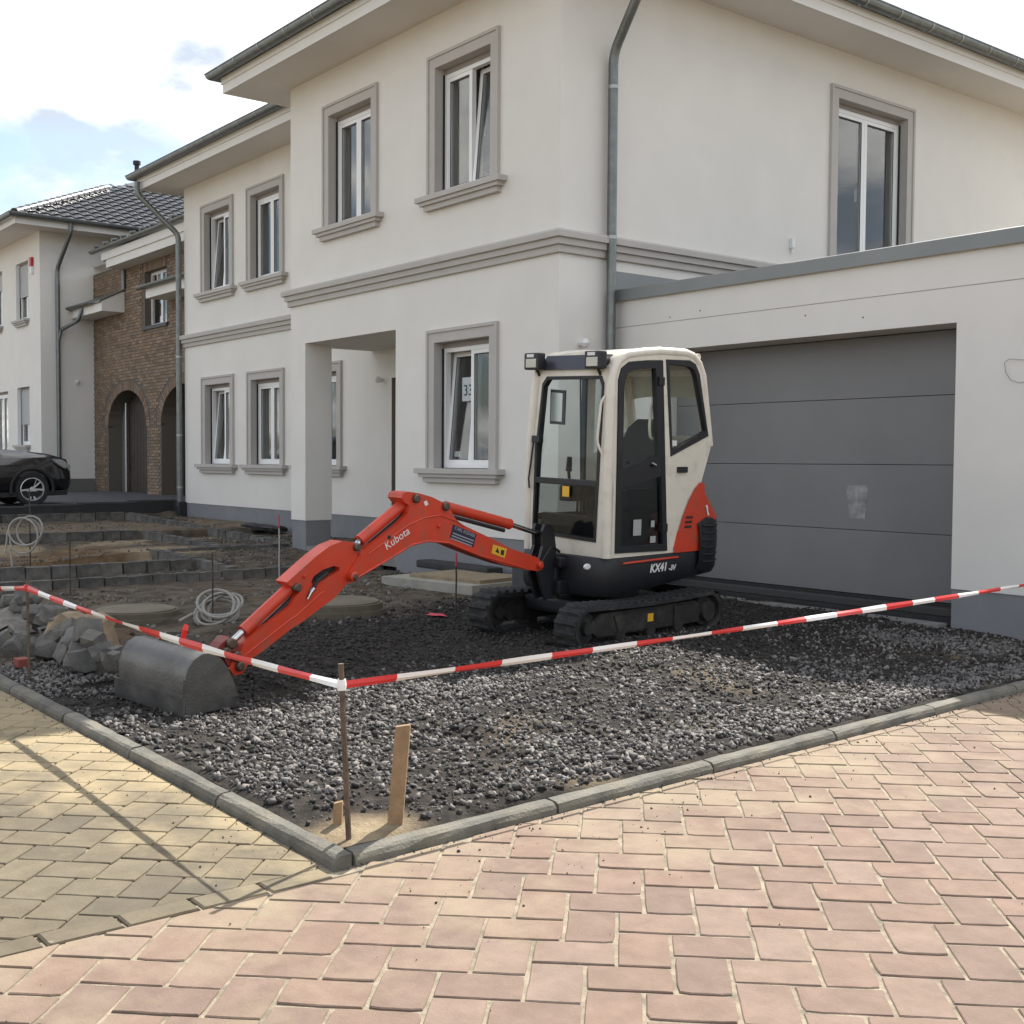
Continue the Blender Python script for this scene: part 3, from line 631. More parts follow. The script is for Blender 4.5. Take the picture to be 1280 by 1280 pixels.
# eaves
OV = .745
def eaves(path, inner, par, z0=HT, name_g='gutter', zf=.21, caps=True, brk=True, g=.085):
    sm = MB(); k = len(path)
    for i in range(k - 1): sm.quad((*path[i], z0), (*path[i + 1], z0), (*inner[i + 1], z0), (*inner[i], z0))
    sm.build('soffit', SOFF, par)
    MB().sweep(path, [(-.02, z0 - .0), (.012, z0 - .025), (.014, z0 + .105), (.034, z0 + .11), (.036, z0 + zf), (-.02, z0 + zf)]).build('fascia', FASC, par)
    prof = []
    n = 12
    for i in range(n + 1): a = math.pi + math.pi * i / n; prof.append((.045 + g + g * math.cos(a), z0 + zf + .055 + g * 1.05 * math.sin(a)))
    rim = [(prof[-1][0] + .012 * math.cos(a) , prof[-1][1] + .010 + .012 * math.sin(a)) for a in (-1.2, -.2, 1.0, 2.2)]
    pr = prof + rim + [(p[0] * 1 - .0, p[1]) for p in []]
    inn = [(.045 + g + (g - .004) * math.cos(math.pi + math.pi * i / n), z0 + zf + .057 + (g - .004) * 1.05 * math.sin(math.pi + math.pi * i / n)) for i in range(n, -1, -1)]
    gu = MB().sweep(path, pr + inn).build('gutter', ZINC, par, smooth=True)
    if brk:
        bm_ = MB(); ring = [(.045 + g + (g + .006) * math.cos(math.pi + math.pi * i / 10), z0 + zf + .055 + (g + .006) * 1.05 * math.sin(math.pi + math.pi * i / 10)) for i in range(11)]
        for i in range(10):
            (a, b), (c, d) = ring[i], ring[i + 1]; bm_.quad((-.012, a, b), (.012, a, b), (.012, c, d), (-.012, c, d))
        bme = bm_.mesh('bracket', mat('zinc_light', (.36, .37, .36), .4, .7), fix=False)
        for i in range(k - 1):
            p, q_ = Vector(path[i]), Vector(path[i + 1]); d = q_ - p; n_ = int(d.length / .72)
            for j in range(1, n_):
                c_ = p + d * (j / n_); o_ = link('bracket', bme, gu); o_.location = (c_.x, c_.y, 0); o_.rotation_euler = (0, 0, math.atan2(d.y, d.x) + math.pi); o_.scale = (1, 1, 1)
    return gu
eaves([(HXR - OV, YR - OV - .05), (HXR - OV, -OV), (OV, -OV), (OV, HYB + OV)], [(HXR, YR - OV - .05), (HXR, 0), (0, 0), (0, HYB + OV)], house)
eaves([(HX0 - .55, HYB), (HX0 - .55, YR - OV), (HXR - OV - .03, YR - OV)], [(HX0, HYB), (HX0, YR), (HXR - OV - .03, YR)], house)
# hipped roof of dark tiles, mostly hidden behind the gutters
mb = MB(); pt = math.tan(R(24)); z0 = HT + .23; e = OV + .04
def hip(x0, x1, y0, y1, z0):
    s_ = min(x1 - x0, y1 - y0) / 2; zt = z0 + s_ * pt
    if x1 - x0 > y1 - y0: a, b = (x0 + s_, (y0 + y1) / 2, zt), (x1 - s_, (y0 + y1) / 2, zt)
    else: a, b = ((x0 + x1) / 2, y0 + s_, zt), ((x0 + x1) / 2, y1 - s_, zt)
    A, B_, C_, D = (x0, y0, z0), (x1, y0, z0), (x1, y1, z0), (x0, y1, z0)
    if x1 - x0 > y1 - y0: mb.add([A, B_, C_, D, a, b], [(0, 1, 5, 4), (1, 2, 5), (2, 3, 4, 5), (3, 0, 4)])
    else: mb.add([A, B_, C_, D, a, b], [(0, 1, 4), (1, 2, 5, 4), (2, 3, 5), (3, 0, 4, 5)])
hip(HX0 - .55 - .03, e, YR - e, HYB + e, z0); hip(HXR - e, e, -e, HYB, z0 + .002)
mb.build('roof', TILE, house)
# downpipes
def pipe(name, pts, r, par, bands=()):
    o_ = MB().tube(pts, r, 14).build(name, ZINC, par, smooth=True)
    for (z_, i) in bands: MB().cyl((pts[i][0], pts[i][1], z_ - .02), (pts[i][0], pts[i][1], z_ + .02), r + .005, 14).build('pipe_band', mat('zinc_light', (.36, .37, .36), .4, .7), o_, smooth=True)
    return o_
def bend(*pts, n=5):
    P = [Vector(p) for p in pts]; o_ = [P[0]]
    for i in range(1, len(P) - 1):
        d = min((P[i] - P[i - 1]).length, (P[i + 1] - P[i]).length) * .35; a = P[i] + (P[i - 1] - P[i]).normalized() * d; b = P[i] + (P[i + 1] - P[i]).normalized() * d
        for k in range(n + 1): t_ = k / n; o_.append(a * (1 - t_) ** 2 + P[i] * 2 * t_ * (1 - t_) + b * t_ * t_)
    return o_ + [P[-1]]
pipe('downpipe', bend((OV + .12, .62, 7.22), (OV + .10, .62, 6.98), (.10, .70, 6.1), (.10, .70, 5.7), (.10, .70, .0)), .056, house, [(4.02, -1), (5.72, -1)])
pipe('downpipe', bend((HX0 - .40, YR - OV - .10, 7.2), (HX0 - .40, YR - OV - .10, 6.95), (HX0 - .06, YR - .10, 6.15), (HX0 - .06, YR - .10, 5.8), (HX0 - .06, YR - .10, .45)), .058, house, [(1.95, -1), (.85, -1), (3.6, -1)])
# lamps, camera sensor, door
LMP = mat('lamp_white', (.75, .75, .74), .4)
def ball_lamp(p, n, par, name='wall_lamp'):
    mb = MB(); n = Vector(n); p = Vector(p); mb.tube([p, p + n * .05], .03, 12); b = p + n * .09
    mb.lathe([(.001, -.055), (.035, -.042), (.055, 0), (.035, .042), (.001, .055)], 14, 'z', b[:]); return mb.build(name, LMP, par, smooth=True)
ball_lamp((0, .317, 2.79), (1, 0, 0), house); ball_lamp((-6.03, YR, 2.73), (0, -1, 0), house)
MB().box(-4.02, -3.93, YR - .07, YR, 2.52, 2.62, ch=.01).build('wall_lamp', mat('lamp_grey', (.5, .5, .49), .4), house)
mb = MB(); mb.box(0, .05, 4.0, 4.06, 4.29, 4.42, ch=.008); mb.box(.01, .035, 4.02, 4.045, 4.235, 4.29); mb.build('outdoor_sensor', LMP, house)
mb = MB(); mb.box(DX0, DX1, YR + .18, YR + .22, .15, 2.75); mb.box(DX0, DX0 + .09, YR + .12, YR + .2, .15, 2.75); mb.box(DX1 - .09, DX1, YR + .12, YR + .2, .15, 2.75); d = mb.build('door', mat('door_brown', (.12, .085, .06), .5, var=.3, vscale=5), house)
MB().tube([(DX1 - .2, YR + .12, 1.0), (DX1 - .2, YR + .12, 1.6)], .015, 8).build('handle', mat('steel', (.5, .5, .5), .3, 1), d)
mb = MB()
for x_ in (DX0, DX1): mb.quad((x_, YR, .15), (x_, YR + .22, .15), (x_, YR + .22, 2.75), (x_, YR, 2.75))
mb.quad((DX0, YR, 2.75), (DX1, YR, 2.75), (DX1, YR + .22, 2.75), (DX0, YR + .22, 2.75)); mb.build('door_reveal', mat('reveal_brown', (.24, .2, .16), .8), house)
MB().box(HXR, PX1, .02, YR, .0, .14).build('porch_floor', mat('concrete_raw', (.25, .24, .22), .9, var=.3, vscale=3, bump=.4), house)

# ------------------------------------------------------------------ garage
GY = .846; GXR = 7.6
gar = tag(empty('garage', (0, GY, 0)), 'flat roofed white garage with a wide grey sectional door beside the house', 'garage')
GD0, GD1, GDT = .62, 4.39, 2.69
G = lambda mb, n, m_, **k: mb.build(n, m_, gar, **k)
mb = MB(); wall_mb(mb, .004, GXR, .342, 3.31, [(GD0, GD1, .342 - 1, GDT)], .0001); 
mb.quad((GD1, 0, .342), (GD1, .43, .342), (GD1, .43, GDT), (GD1, 0, GDT)); mb.quad((GD0, 0, .342), (GD0, 0, GDT), (GD0, .43, GDT), (GD0, .43, .342)); mb.quad((GD0, 0, GDT), (GD1, 0, GDT), (GD1, .43, GDT), (GD0, .43, GDT)); mb.quad((GD0, .43, GDT), (GD1, .43, GDT), (GD1, .43, 3.2), (GD0, .43, 3.2))
mb.quad((GXR, 0, 0), (GXR, 7, 0), (GXR, 7, 3.31), (GXR, 0, 3.31)); mb.quad((0.004, 7, 0), (GXR, 7, 0), (GXR, 7, 3.31), (0.004, 7, 3.31)); G(mb, 'wall', STUC)
# joint line in the render
G(MB().box(.01, GXR, -.0015, .001, 2.998, 3.006), 'render_joint', mat('joint_grey', (.33, .31, .29), .9))
mb = MB(); mb.quad((GD1 + .0, .012, -.3), (GXR, .012, -.3), (GXR, .012, .342), (GD1, .012, .342)); G(MB().quad((.004, .012, -.3), (GD0, .012, -.3), (GD0, .012, .342), (.004, .012, .342)), 'plinth', PLIN); mb.quad((GD1, .012, -.3), (GD1, .45, -.3), (GD1, .45, .342), (GD1, .012, .342)); mb.quad((GD1, .0, .342), (GXR, 0, .342), (GXR, .012, .342), (GD1, .012, .342)); G(mb, 'plinth', PLIN)
G(MB().sweep([(.06, -.0), (GXR, -.0), (GXR, 7)], [(-.30, 3.312), (.035, 3.312), (.045, 3.30), (.045, 3.43), (.03, 3.438), (-.30, 3.445)]), 'parapet_cap', mat('zinc_painted', (.235, .25, .25), .55, .2, var=.12, vscale=1.5))
G(MB().box(.03, GXR - .3, .3, 7, 3.22, 3.30), 'roof', mat('roof_felt', (.08, .08, .08), .9))
mb = MB(); mb.box(.004, .03, -.03, 7, 3.30, 3.66); G(mb, 'flashing', mat('zinc_painted', (.235, .25, .25)))
DOOR = mat('door_grey', (.185, .185, .187), .42, var=.10, vscale=1.6, bump=.12, bscale=240, dirt=.25, dcol=(.2, .2, .2), dscale=1.2)
zs = [.155, .787, 1.436, 2.085, 2.684]
for a, b in zip(zs[:-1], zs[1:]):
    G(MB().box(GD0 + .01, GD1 - .004, .41, .46, a + .0025, b - .0025, ch=.005), 'door_panel', DOOR)
G(MB().box(GD0 + .01, GD1 - .01, .435, .45, .16, 2.684), 'door_core', SEAL)
mb = MB(); mb.plate([(0, .0), (.17, .0), (.205, .33), (-.06, .33)], [], lambda a, b, d: (a, d, b), .0015); o = G(mb, 'scrubbed_patch', mat('door_patch', (.36, .37, .37), .8, var=.5, vscale=9)); o.location = (3.02, .4082, .90)
THR = mat('bitumen', (.028, .028, .03), .7, var=.4, vscale=6, bump=.6, bscale=30)
G(MB().box(GD0, GD1 - .004, .24, .6, .055, .125, ch=.006), 'threshold', mat('threshold_metal', (.07, .07, .07), .5, .5, dirt=.6, dcol=(.12, .1, .08)))
G(MB().box(GD0, GD1 - .004, .14, .6, -.2, .052), 'footing', THR)
G(MB().box(GD0, GD1 - .01, .385, .5, .127, .152), 'door_seal', SEAL)
G(MB().box(GD0 + .3, GD1 - .05, -.12, .04, -.12, .028, ch=.01), 'footing', mat('concrete_raw', (.25, .24, .22)))
# wire loop and small holes for fixings
G(MB().tube([(5.03, -.02, 2.32), (4.90, -.03, 2.335), (4.855, -.02, 2.31), (4.865, -.02, 2.23), (4.91, -.02, 2.16), (4.99, -.02, 2.13), (5.05, -.01, 2.14)], .0025, 6), 'cable', mat('cable_grey', (.2, .2, .2), .6))
for x_, z_ in ((1.35, 3.08), (2.75, 2.90), (3.42, 2.82), (.9, 3.05)): G(MB().cyl((x_, -.004, z_), (x_, .002, z_), .008, 8), 'fixing', mat('hole_dark', (.06, .05, .05), .9))
# ------------------------------------------------------------------ neighbour's driveway and its dark retaining edge
DRX = -14.18
def zdrive(y): return .507 + .029 * y
ASPH = mat('driveway_paving', (.085, .088, .095), .8, var=.25, vscale=2, bump=.4, bscale=60)
mb = MB(); mb.quad((-24, -12, zdrive(-12)), (DRX - .1, -12, zdrive(-12)), (DRX - .1, 2.6, zdrive(2.6)), (-24, 2.6, zdrive(2.6))); tag(mb.build('driveway', ASPH), kind='structure')
mb = MB(); mb.quad((DRX - .1, 1.47, zdrive(1.47)), (-13.80, 1.47, zdrive(1.47)), (-13.80, 2.6, zdrive(2.6)), (DRX - .1, 2.6, zdrive(2.6))); dwo = mb.build('driveway_strip', ASPH, bpy.data.objects['driveway'])
rwall = tag(empty('retaining_wall', (DRX, -2, 0)), 'black coated retaining edge holding up the neighbour\'s driveway', 'wall')
mb = MB(); mb.add([(-.1, -6, -.4), (0, -6, -.4), (0, -6, zdrive(-8) + .03), (-.1, -6, zdrive(-8) + .03), (-.1, 3.45, -.4), (0, 3.45, -.4), (0, 3.45, zdrive(1.45) + .015), (-.1, 3.45, zdrive(1.45) + .015)], [(0, 1, 2, 3), (7, 6, 5, 4), (1, 5, 6, 2), (3, 2, 6, 7), (0, 3, 7, 4)])
mb.build('coated_face', mat('bitumen', (.028, .028, .03)), rwall)
MB().box(.0, .37, 3.30, 3.46, -.4, .545).build('coated_face', mat('bitumen', (.028, .028, .03)), rwall)
for i in range(9):
    y = -5.9 + i * 1.03
    mb = MB(); mb.box(-.13, .012, y, y + 1.02, zdrive(y - 1.5) + .016, zdrive(y - 1.5) + .055, ch=.006); mb.build('coping', mat('coping_dark', (.06, .062, .066), .7, var=.3, vscale=5), rwall)

# ------------------------------------------------------------------ neighbour's white house
NX, NY, NB = -22.28, 1.02, .5
nb = tag(empty('neighbour_house', (NX, NY, NB)), 'white neighbouring house with dark tiled hip roof and roller shutters', 'house')
def nbuild(mb, n, m_, par=None, **k):
    o = mb.build(n, m_, par or nb, **k)
    if par is None: o.location = (-NX, -NY, -NB)
    return o
NH = 7.42
nwin = [(-24.42, 5.22, 1.14, 1.58, .55), (-24.42, 1.80, 1.14, 1.60, .6), (-27.2, 1.0, 1.9, 2.35, 0), (-26.9, 5.22, 1.14, 1.58, .3)]
mb = MB(); wall_mb(mb, -33, NX, .9, NH, [(a, a + w_, z_, z_ + h_) for a, z_, w_, h_, s_ in nwin], .3, y=NY); mb.quad((NX, NY, .9), (NX, 11, .9), (NX, 11, NH), (NX, NY, NH)); nbuild(mb, 'wall', STUC)
mb = MB(); mb.quad((-33, NY + .012, .2), (NX - .012, NY + .012, .2), (NX - .012, NY + .012, .9), (-33, NY + .012, .9)); mb.quad((NX - .012, NY + .012, .2), (NX - .012, 2.44, .2), (NX - .012, 2.44, .9), (NX - .012, NY + .012, .9)); nbuild(mb, 'plinth', mat('plinth_brown', (.16, .155, .14), .9))
for a, z_, w_, h_, s_ in nwin: o = window(nb, (a - NX, 0, z_ - NB), 0, w_, h_, surround=False, shut=s_)
mb = MB(); mb.quad((-33, NY + 1.4, .9), (NX - .4, NY + 1.4, .9), (NX - .4, NY + 1.4, NH), (-33, NY + 1.4, NH)); nbuild(mb, 'inner_wall', DARKI)
nbuild(MB().box(-22.95, -22.80, NY - .08, NY, 6.56, 6.80, ch=.01), 'alarm_box', mat('alarm_red', (.45, .03, .03), .4))
nbuild(MB().box(-22.93, -22.78, NY - .07, NY, 6.36, 6.555, ch=.01), 'alarm_base', LMP)
NE = .83
gu = eaves([(-33, NY - NE), (NX + NE, NY - NE), (NX + NE, 11)], [(-33, NY), (NX, NY), (NX, 11)], nb, z0=NH, zf=.15, brk=False)
for c in [c for c in nb.children if c.name.split('.')[0] in ('soffit', 'fascia', 'gutter')]: c.location = (-NX, -NY, -NB)
# roof: planes, then the tiles of the face we see, ridge caps along the hip
pn = math.tan(R(26)); ex, ey, ez = NX + NE + .03, NY - NE - .03, NH + .19
mb = MB(); k = 5.4
mb.quad((ex, ey, ez), (ex, 14, ez), (ex - k, 14, ez + k * pn), (ex - k, ey + k, ez + k * pn)); mb.quad((ex, ey, ez), (ex - k, ey + k, ez + k * pn), (-33, ey + k, ez + k * pn), (-33, ey, ez))
mb.quad((ex - 2 * k, ey + k, ez + k * pn), (ex - k, ey + k, ez + k * pn), (ex - k, 14, ez + k * pn), (ex - 2 * k, 14, ez + k * pn))
roof = nbuild(mb, 'roof', TILE)
tm = MB(); n = 8; tw, tl = .31, .36; vs = []
for (yy, lift) in ((0, .045), (tl + .03, .012)):
    for i in range(n + 1):
        x_ = tw * i / n; vs.append((x_, yy, lift + .022 * math.sin(2 * math.pi * i / n) + (.012 if i == n else 0)))
for i in range(n + 1): vs.append((vs[i][0], vs[i][1], vs[i][2] - .022))
tm.add(vs, [(i, i + 1, n + 2 + i, n + 1 + i) for i in range(n)] + [(2 * n + 2 + i, 2 * n + 3 + i, i + 1, i) for i in range(n)])
tme = tm.mesh('roof_tile', TILE, smooth=True, fix=False)
ca_, sa_ = math.cos(R(26)), math.sin(R(26)); cnt = 0
def roof_tile(s_, y_):
    o = link('roof_tile', tme, roof)
    o.matrix_local = Matrix(((0, -ca_, 0 + sa_, ex - s_ * ca_), (1, 0, 0, y_), (0, sa_, ca_, ez + s_ * sa_), (0, 0, 0, 1)))
for r_ in range(14):
    s_ = r_ * tl - .04; y0 = ey + max(0, s_ * ca_) + .02 - tw * ((r_ % 1))
    nn = int(math.ceil(y0 / tw))
    for c_ in range(nn, nn + 30):
        y_ = c_ * tw
        if y_ > 7.4 or cnt >= 300: break
        roof_tile(s_, y_); cnt += 1
for i in range(16):
    t0 = i * .34; d = Vector((-1, 1, pn)).normalized(); p = Vector((ex, ey, ez + .03)) + d * t0; q = p + d * .38
    MB().tube([p, q], [.125, .11], 10).build('ridge_tile', TILE, roof, smooth=True)
pts = bend((NX + NE + .08, 1.55, NH + .12), (NX + NE + .05, 1.55, NH - .1), (NX + .09, 1.45, NH - .95), (NX + .09, 1.45, NH - 1.3), (NX + .09, 1.45, .55)); o = pipe('downpipe', pts, .055, nb); o.location = (-NX, -NY, -NB)
o = pipe('downpipe', bend((-21.35, 1.80, 5.36), (-21.4, 1.72, 5.05), (NX + .12, 1.52, 4.85), (NX + .1, 1.46, 4.6)), .05, nb); o.location = (-NX, -NY, -NB)
o = ball_lamp((NX, 1.95, 3.5), (1, 0, 0), nb); o.location = (-NX, -NY, -NB)
# vent cowl on the roof behind our gutter
vp_ = hit(1, 6.5, 171, 206); mb = MB(); mb.tube([(vp_[0], 6.5, vp_[2] - 1.6), (vp_[0], 6.5, vp_[2])], .08, 10); mb.tube([(vp_[0], 6.5, vp_[2]), (vp_[0], 6.5, vp_[2] + .12)], .13, 10); nbuild(mb, 'vent_cowl', SEAL)

# ------------------------------------------------------------------ brick garage between the houses
BY, BZ1 = 2.43, 6.40; BX0, BX1 = NX + .003, -14.05
an = tag(empty('brick_annex', (BX0, BY, .5)), 'brown brick garage building with two arched doorways and a white window', 'garage')
def ab(mb, n, m_, par=None, **k):
    o = mb.build(n, m_, par or an, **k)
    if par is None: o.location = (-BX0, -BY, -.5)
    return o
def arch(x0, x1, zs_, rise, n=14): c_ = (x0 + x1) / 2; r_ = (x1 - x0) / 2; return [(c_ - r_ * math.cos(math.pi * i / n), zs_ + rise * math.sin(math.pi * i / n)) for i in range(n + 1)]
A1, A2 = (-21.22, -18.53), (-17.60, -14.92); ZS, RI = 2.30, .90
WB = (-18.60, -17.22, 4.70, 6.03)
MORT = mat('mortar', (.13, .11, .09), .95, bump=.4, bscale=80)
outer = [(BX0, .4)] + [(A1[0], .4)] + arch(*A1, ZS, RI) + [(A1[1], .4), (A2[0], .4)] + arch(*A2, ZS, RI) + [(A2[1], .4), (BX1, .4), (BX1, BZ1), (BX0, BZ1)]
hole = [(WB[0], WB[2]), (WB[1], WB[2]), (WB[1], WB[3]), (WB[0], WB[3])]
wallo = ab(MB().plate(outer, [hole], lambda a, b, d: (a, BY + d, b), .42), 'wall', MORT)
BRK = mat('brick_brown', (.26, .185, .125), .9, var=.45, vscale=5, col2=(.175, .125, .085), rnd=.24, bump=.6, bscale=60)
bl, bh = .245, .078
def in_arch(x, z, a, m_=.0):
    c_ = (a[0] + a[1]) / 2; r_ = (a[1] - a[0]) / 2 + m_
    if z < ZS: return abs(x - c_) < r_
    return ((x - c_) / r_) ** 2 + ((z - ZS) / (RI + m_)) ** 2 < 1
bmes = []
for q in range(4):
    mb = MB(); mb.box(0, bl - .012, -.012, .01, 0, bh - .013, ch=.003)
    for i, v in enumerate(mb.v): mb.v[i] = tuple(c_ + random.uniform(-.0025, .0025) for c_ in v)
    bmes.append(mb.mesh('brick', BRK))
stuff = MB(); cand = []
for r_ in range(int((BZ1 - .5) / bh)):
    z_ = .5 + r_ * bh
    for c_ in range(-1, int((BX1 - BX0) / bl) + 1):
        x_ = BX0 + c_ * bl + (bl / 2 if r_ % 2 else 0)
        if x_ < BX0 - .001: continue
        if x_ > -15.9: continue
        pts4 = [(x_, z_), (x_ + bl, z_), (x_, z_ + bh), (x_ + bl, z_ + bh), (x_ + bl / 2, z_ + bh / 2)]
        if any(in_arch(p[0], p[1], A1, .24) or in_arch(p[0], p[1], A2, .24) for p in pts4) and z_ > ZS - .1: continue
        if any(in_arch(p[0], p[1], A1, .004) or in_arch(p[0], p[1], A2, .004) for p in pts4): continue
        if any(WB[0] - .01 < p[0] < WB[1] + .01 and WB[2] - .01 < p[1] < WB[3] + .25 for p in pts4): continue
        cand.append((x_, z_))
cand.sort(key=lambda p: -p[0] * .9 + p[1] * 1.2)
for i, (x_, z_) in enumerate(cand):
    if i < 296:
        o = link('brick', bmes[i % 4], wallo); o.location = (x_, BY, z_)
    else: stuff.box(x_, x_ + bl - .012, BY - .012 - random.uniform(0, .004), BY + .01, z_, z_ + bh - .013)
tag(ab(stuff, 'bricks', BRK, wallo), kind='stuff')
vm = MB(); vm.box(-.033, .033, -.016, .1, 0, .225, ch=.003); vme = vm.mesh('arch_brick', BRK)
for a in (A1, A2):
    c_ = (a[0] + a[1]) / 2; r_ = (a[1] - a[0]) / 2; n = 44
    for i in range(n + 1):
        th = math.pi * i / n; x_, z_ = c_ - r_ * math.cos(th), ZS + RI * math.sin(th); nx_, nz_ = -math.cos(th) / r_, math.sin(th) / RI
        o = link('arch_brick', vme, wallo); o.location = (x_, BY, z_); o.rotation_euler = (0, math.atan2(nx_, nz_), 0)
for i in range(17): o = link('arch_brick', vme, wallo); o.location = (WB[0] + .02 + i * .081, BY, WB[3] + .006)
DB = mat('door_darkbrown', (.055, .04, .03), .6, var=.4, vscale=4)
for a in (A1, A2):
    for i in range(12):
        x0 = a[0] + .1 + i * (a[1] - a[0] - .2) / 12; ab(MB().box(x0, x0 + (a[1] - a[0] - .2) / 12 - .008, BY + .43, BY + .46, .5, 3.25), 'door_plank', DB)
    ab(MB().box(a[0] - .1, a[0] + .34, BY + .36, BY + .43, .5, 3.25, ch=.01), 'door_post', mat('door_frame_grey', (.17, .155, .14), .6, var=.2))
    ab(MB().cyl((a[0] + .36, BY + .34, .5), (a[0] + .36, BY + .34, 3.1), .03, 10), 'bar', mat('steel_light', (.45, .45, .44), .4, .6))
# white window with glazing bars
w_, h_ = WB[1] - WB[0], WB[3] - WB[2]; mb = MB(); y0 = BY + .16
for (a, b, c_, d_) in ((0, .07, 0, h_), (w_ - .07, w_, 0, h_), (.07, w_ - .07, 0, .07), (.07, w_ - .07, h_ - .07, h_), (w_ / 2 - .05, w_ / 2 + .05, .07, h_ - .07), (.07, w_ / 2 - .05, h_ * .66, h_ * .66 + .05), (w_ / 2 + .05, w_ - .07, h_ * .66, h_ * .66 + .05), (w_ * .27, w_ * .27 + .035, h_ * .71, h_ - .07), (w_ * .74, w_ * .74 + .035, h_ * .71, h_ - .07)): mb.box(WB[0] + a, WB[0] + b, y0 + random.uniform(0, .003), y0 + .07, WB[2] + c_, WB[2] + d_)
wn = ab(mb, 'window', PVC); pn_ = MB().box(WB[0] + .06, WB[1] - .06, y0 + .03, y0 + .035, WB[2] + .06, WB[3] - .06).build('pane', PANE, wn); MB().box(WB[0] - .1, WB[1] + .1, BY - .06, BY + .16, WB[2] - .09, WB[2] - .001, ch=.01).build('sill', mat('sill_dark', (.06, .06, .065), .6), wn)
ab(MB().quad((BX0, BY + .6, .4), (BX1, BY + .6, .4), (BX1, BY + .6, BZ1), (BX0, BY + .6, BZ1)), 'inner_wall', DARKI)
# eaves, roof, little canopies left and right of the window
fx0 = -20.0
mb = MB(); mb.box(fx0, BX1, BY - .46, BY + .1, BZ1 - .13, BZ1 + .07); mb.box(fx0 - .25, BX1, BY - .50, BY + .1, BZ1 + .07, BZ1 + .26); ab(mb, 'fascia', FASC)
pr = [(.075 * math.cos(math.pi + math.pi * i / 10), .075 * math.sin(math.pi + math.pi * i / 10)) for i in range(11)]; pr += [(p[0] * .93, p[1] * .93 + .002) for p in pr[::-1]]
ab(MB().sweep([(fx0 - .75, BY - .58), (BX1, BY - .58)], [(p[0], p[1] + BZ1 + .36) for p in pr]), 'gutter', ZINC, smooth=True)
mb = MB(); mb.quad((fx0 - .6, BY - .55, BZ1 + .33), (BX1, BY - .55, BZ1 + .33), (BX1, BY + 3, BZ1 + 1.7), (fx0 - .6, BY + 3, BZ1 + 1.7)); mb.quad((BX0, BY, BZ1 + .2), (fx0, BY, BZ1 + .2), (fx0, BY + 3, BZ1 + 1.6), (BX0, BY + 3, BZ1 + 1.6)); ab(mb, 'roof', TILE)
for i in range(9): ab(MB().tube([(fx0 - .5 + i * .62, BY - .58, BZ1 + .44), (fx0 - .5 + i * .62, BY - .44, BZ1 + .47)], .05, 8), 'verge_tile', TILE)
for (x0, x1, nm) in ((BX0 + .02, -19.94, 1), (-17.0, BX1, 2)):
    mb = MB(); f0, f1 = BY - .60, BY - .016
    prof = [(f0, 5.18), (f1, 5.18), (f1, 5.72), (f0, 5.42)]
    mb.add([(x0, y_, z_) for y_, z_ in prof] + [(x1, y_, z_) for y_, z_ in prof], [(0, 1, 2, 3), (7, 6, 5, 4), (0, 4, 5, 1), (1, 5, 6, 2), (2, 6, 7, 3), (3, 7, 4, 0)])
    cn = ab(mb, 'canopy', FASC)
    MB().add([(x0, f0 - .06, 5.43), (x1 + (.03 if nm == 1 else 0), f0 - .06, 5.43), (x1 + (.03 if nm == 1 else 0), f1, 5.76), (x0, f1, 5.76), (x0, f0 - .06, 5.40), (x1, f0 - .06, 5.40), (x1, f1, 5.725), (x0, f1, 5.725)], [(0, 1, 2, 3), (0, 4, 5, 1), (1, 5, 6, 2), (0, 3, 7, 4)]).build('canopy_roof', ZINC, cn)
    MB().sweep([(x0 - (.25 if nm == 2 else 0), f0 - .09), (x1 - (.55 if nm == 1 else 0), f0 - .09)], [(p[0], p[1] + 5.46) for p in pr]).build('gutter', ZINC, cn, smooth=True)
o = ab(MB().tube([(-19.86, BY - .07, 6.25), (-19.86, BY - .07, 5.74)], .05, 8), 'downpipe', ZINC)

# ------------------------------------------------------------------ dark car on the driveway (nose towards the brick garage)
car = tag(empty('car', (-15.8, -1.37, zdrive(-1.37)), math.pi / 2), 'black estate car with silver alloy wheels parked on the raised driveway', 'car')
car.rotation_euler = (0, -math.atan(.029), math.pi / 2)
CP = mat('car_black', (.006, .006, .009), .18, spec=.6, coat=.6)
HWD = .90
st = [(.87, .40, .62, .50, .62), (.85, .30, .80, .66, .70), (.77, .25, .95, .76, .78), (.40, .22, 1.07, .86, .80), (0, .22, 1.13, .90, .78), (-.5, .22, 1.18, .90, .76), (-.74, .22, 1.25, .90, .72), (-1.0, .22, 1.43, .90, .66), (-1.3, .22, 1.58, .90, .60), (-1.7, .22, 1.665, .90, .58), (-2.4, .22, 1.68, .90, .58), (-3.0, .24, 1.64, .89, .57), (-3.35, .3, 1.45, .87, .60), (-3.55, .36, 1.1, .83, .66), (-3.62, .45, .9, .74, .66)]
mb = MB(); rows = []
for (x_, zb, zt, hw, tw_) in st:
    belt = min(zt - .06, 1.0 + .02 * x_)
    half = [(hw * .82, zb), (hw * .97, zb + .12), (hw, zb + (belt - zb) * .5), (hw * .975, belt - .03), (hw * .93, belt), (tw_ * 1.06 if zt > 1.2 else hw * .86, zt - .07 if zt > 1.2 else belt + .03), (tw_ * .85, zt - .012), (tw_ * .4, zt)]
    rows.append([(x_, y_, z_) for y_, z_ in half] + [(x_, -y_, z_) for y_, z_ in half[::-1]])
k = len(rows[0]); vs = [p for r_ in rows for p in r_]; fs = [(i * k + q, (i + 1) * k + q, (i + 1) * k + (q + 1) % k, i * k + (q + 1) % k) for i in range(len(rows) - 1) for q in range(k)] + [tuple(range(k)), tuple((len(rows) - 1) * k + q for q in range(k))[::-1]]
body = mb.add(vs, fs).build('body', CP, car, smooth=True); smooth_by_angle(body.data, 60)
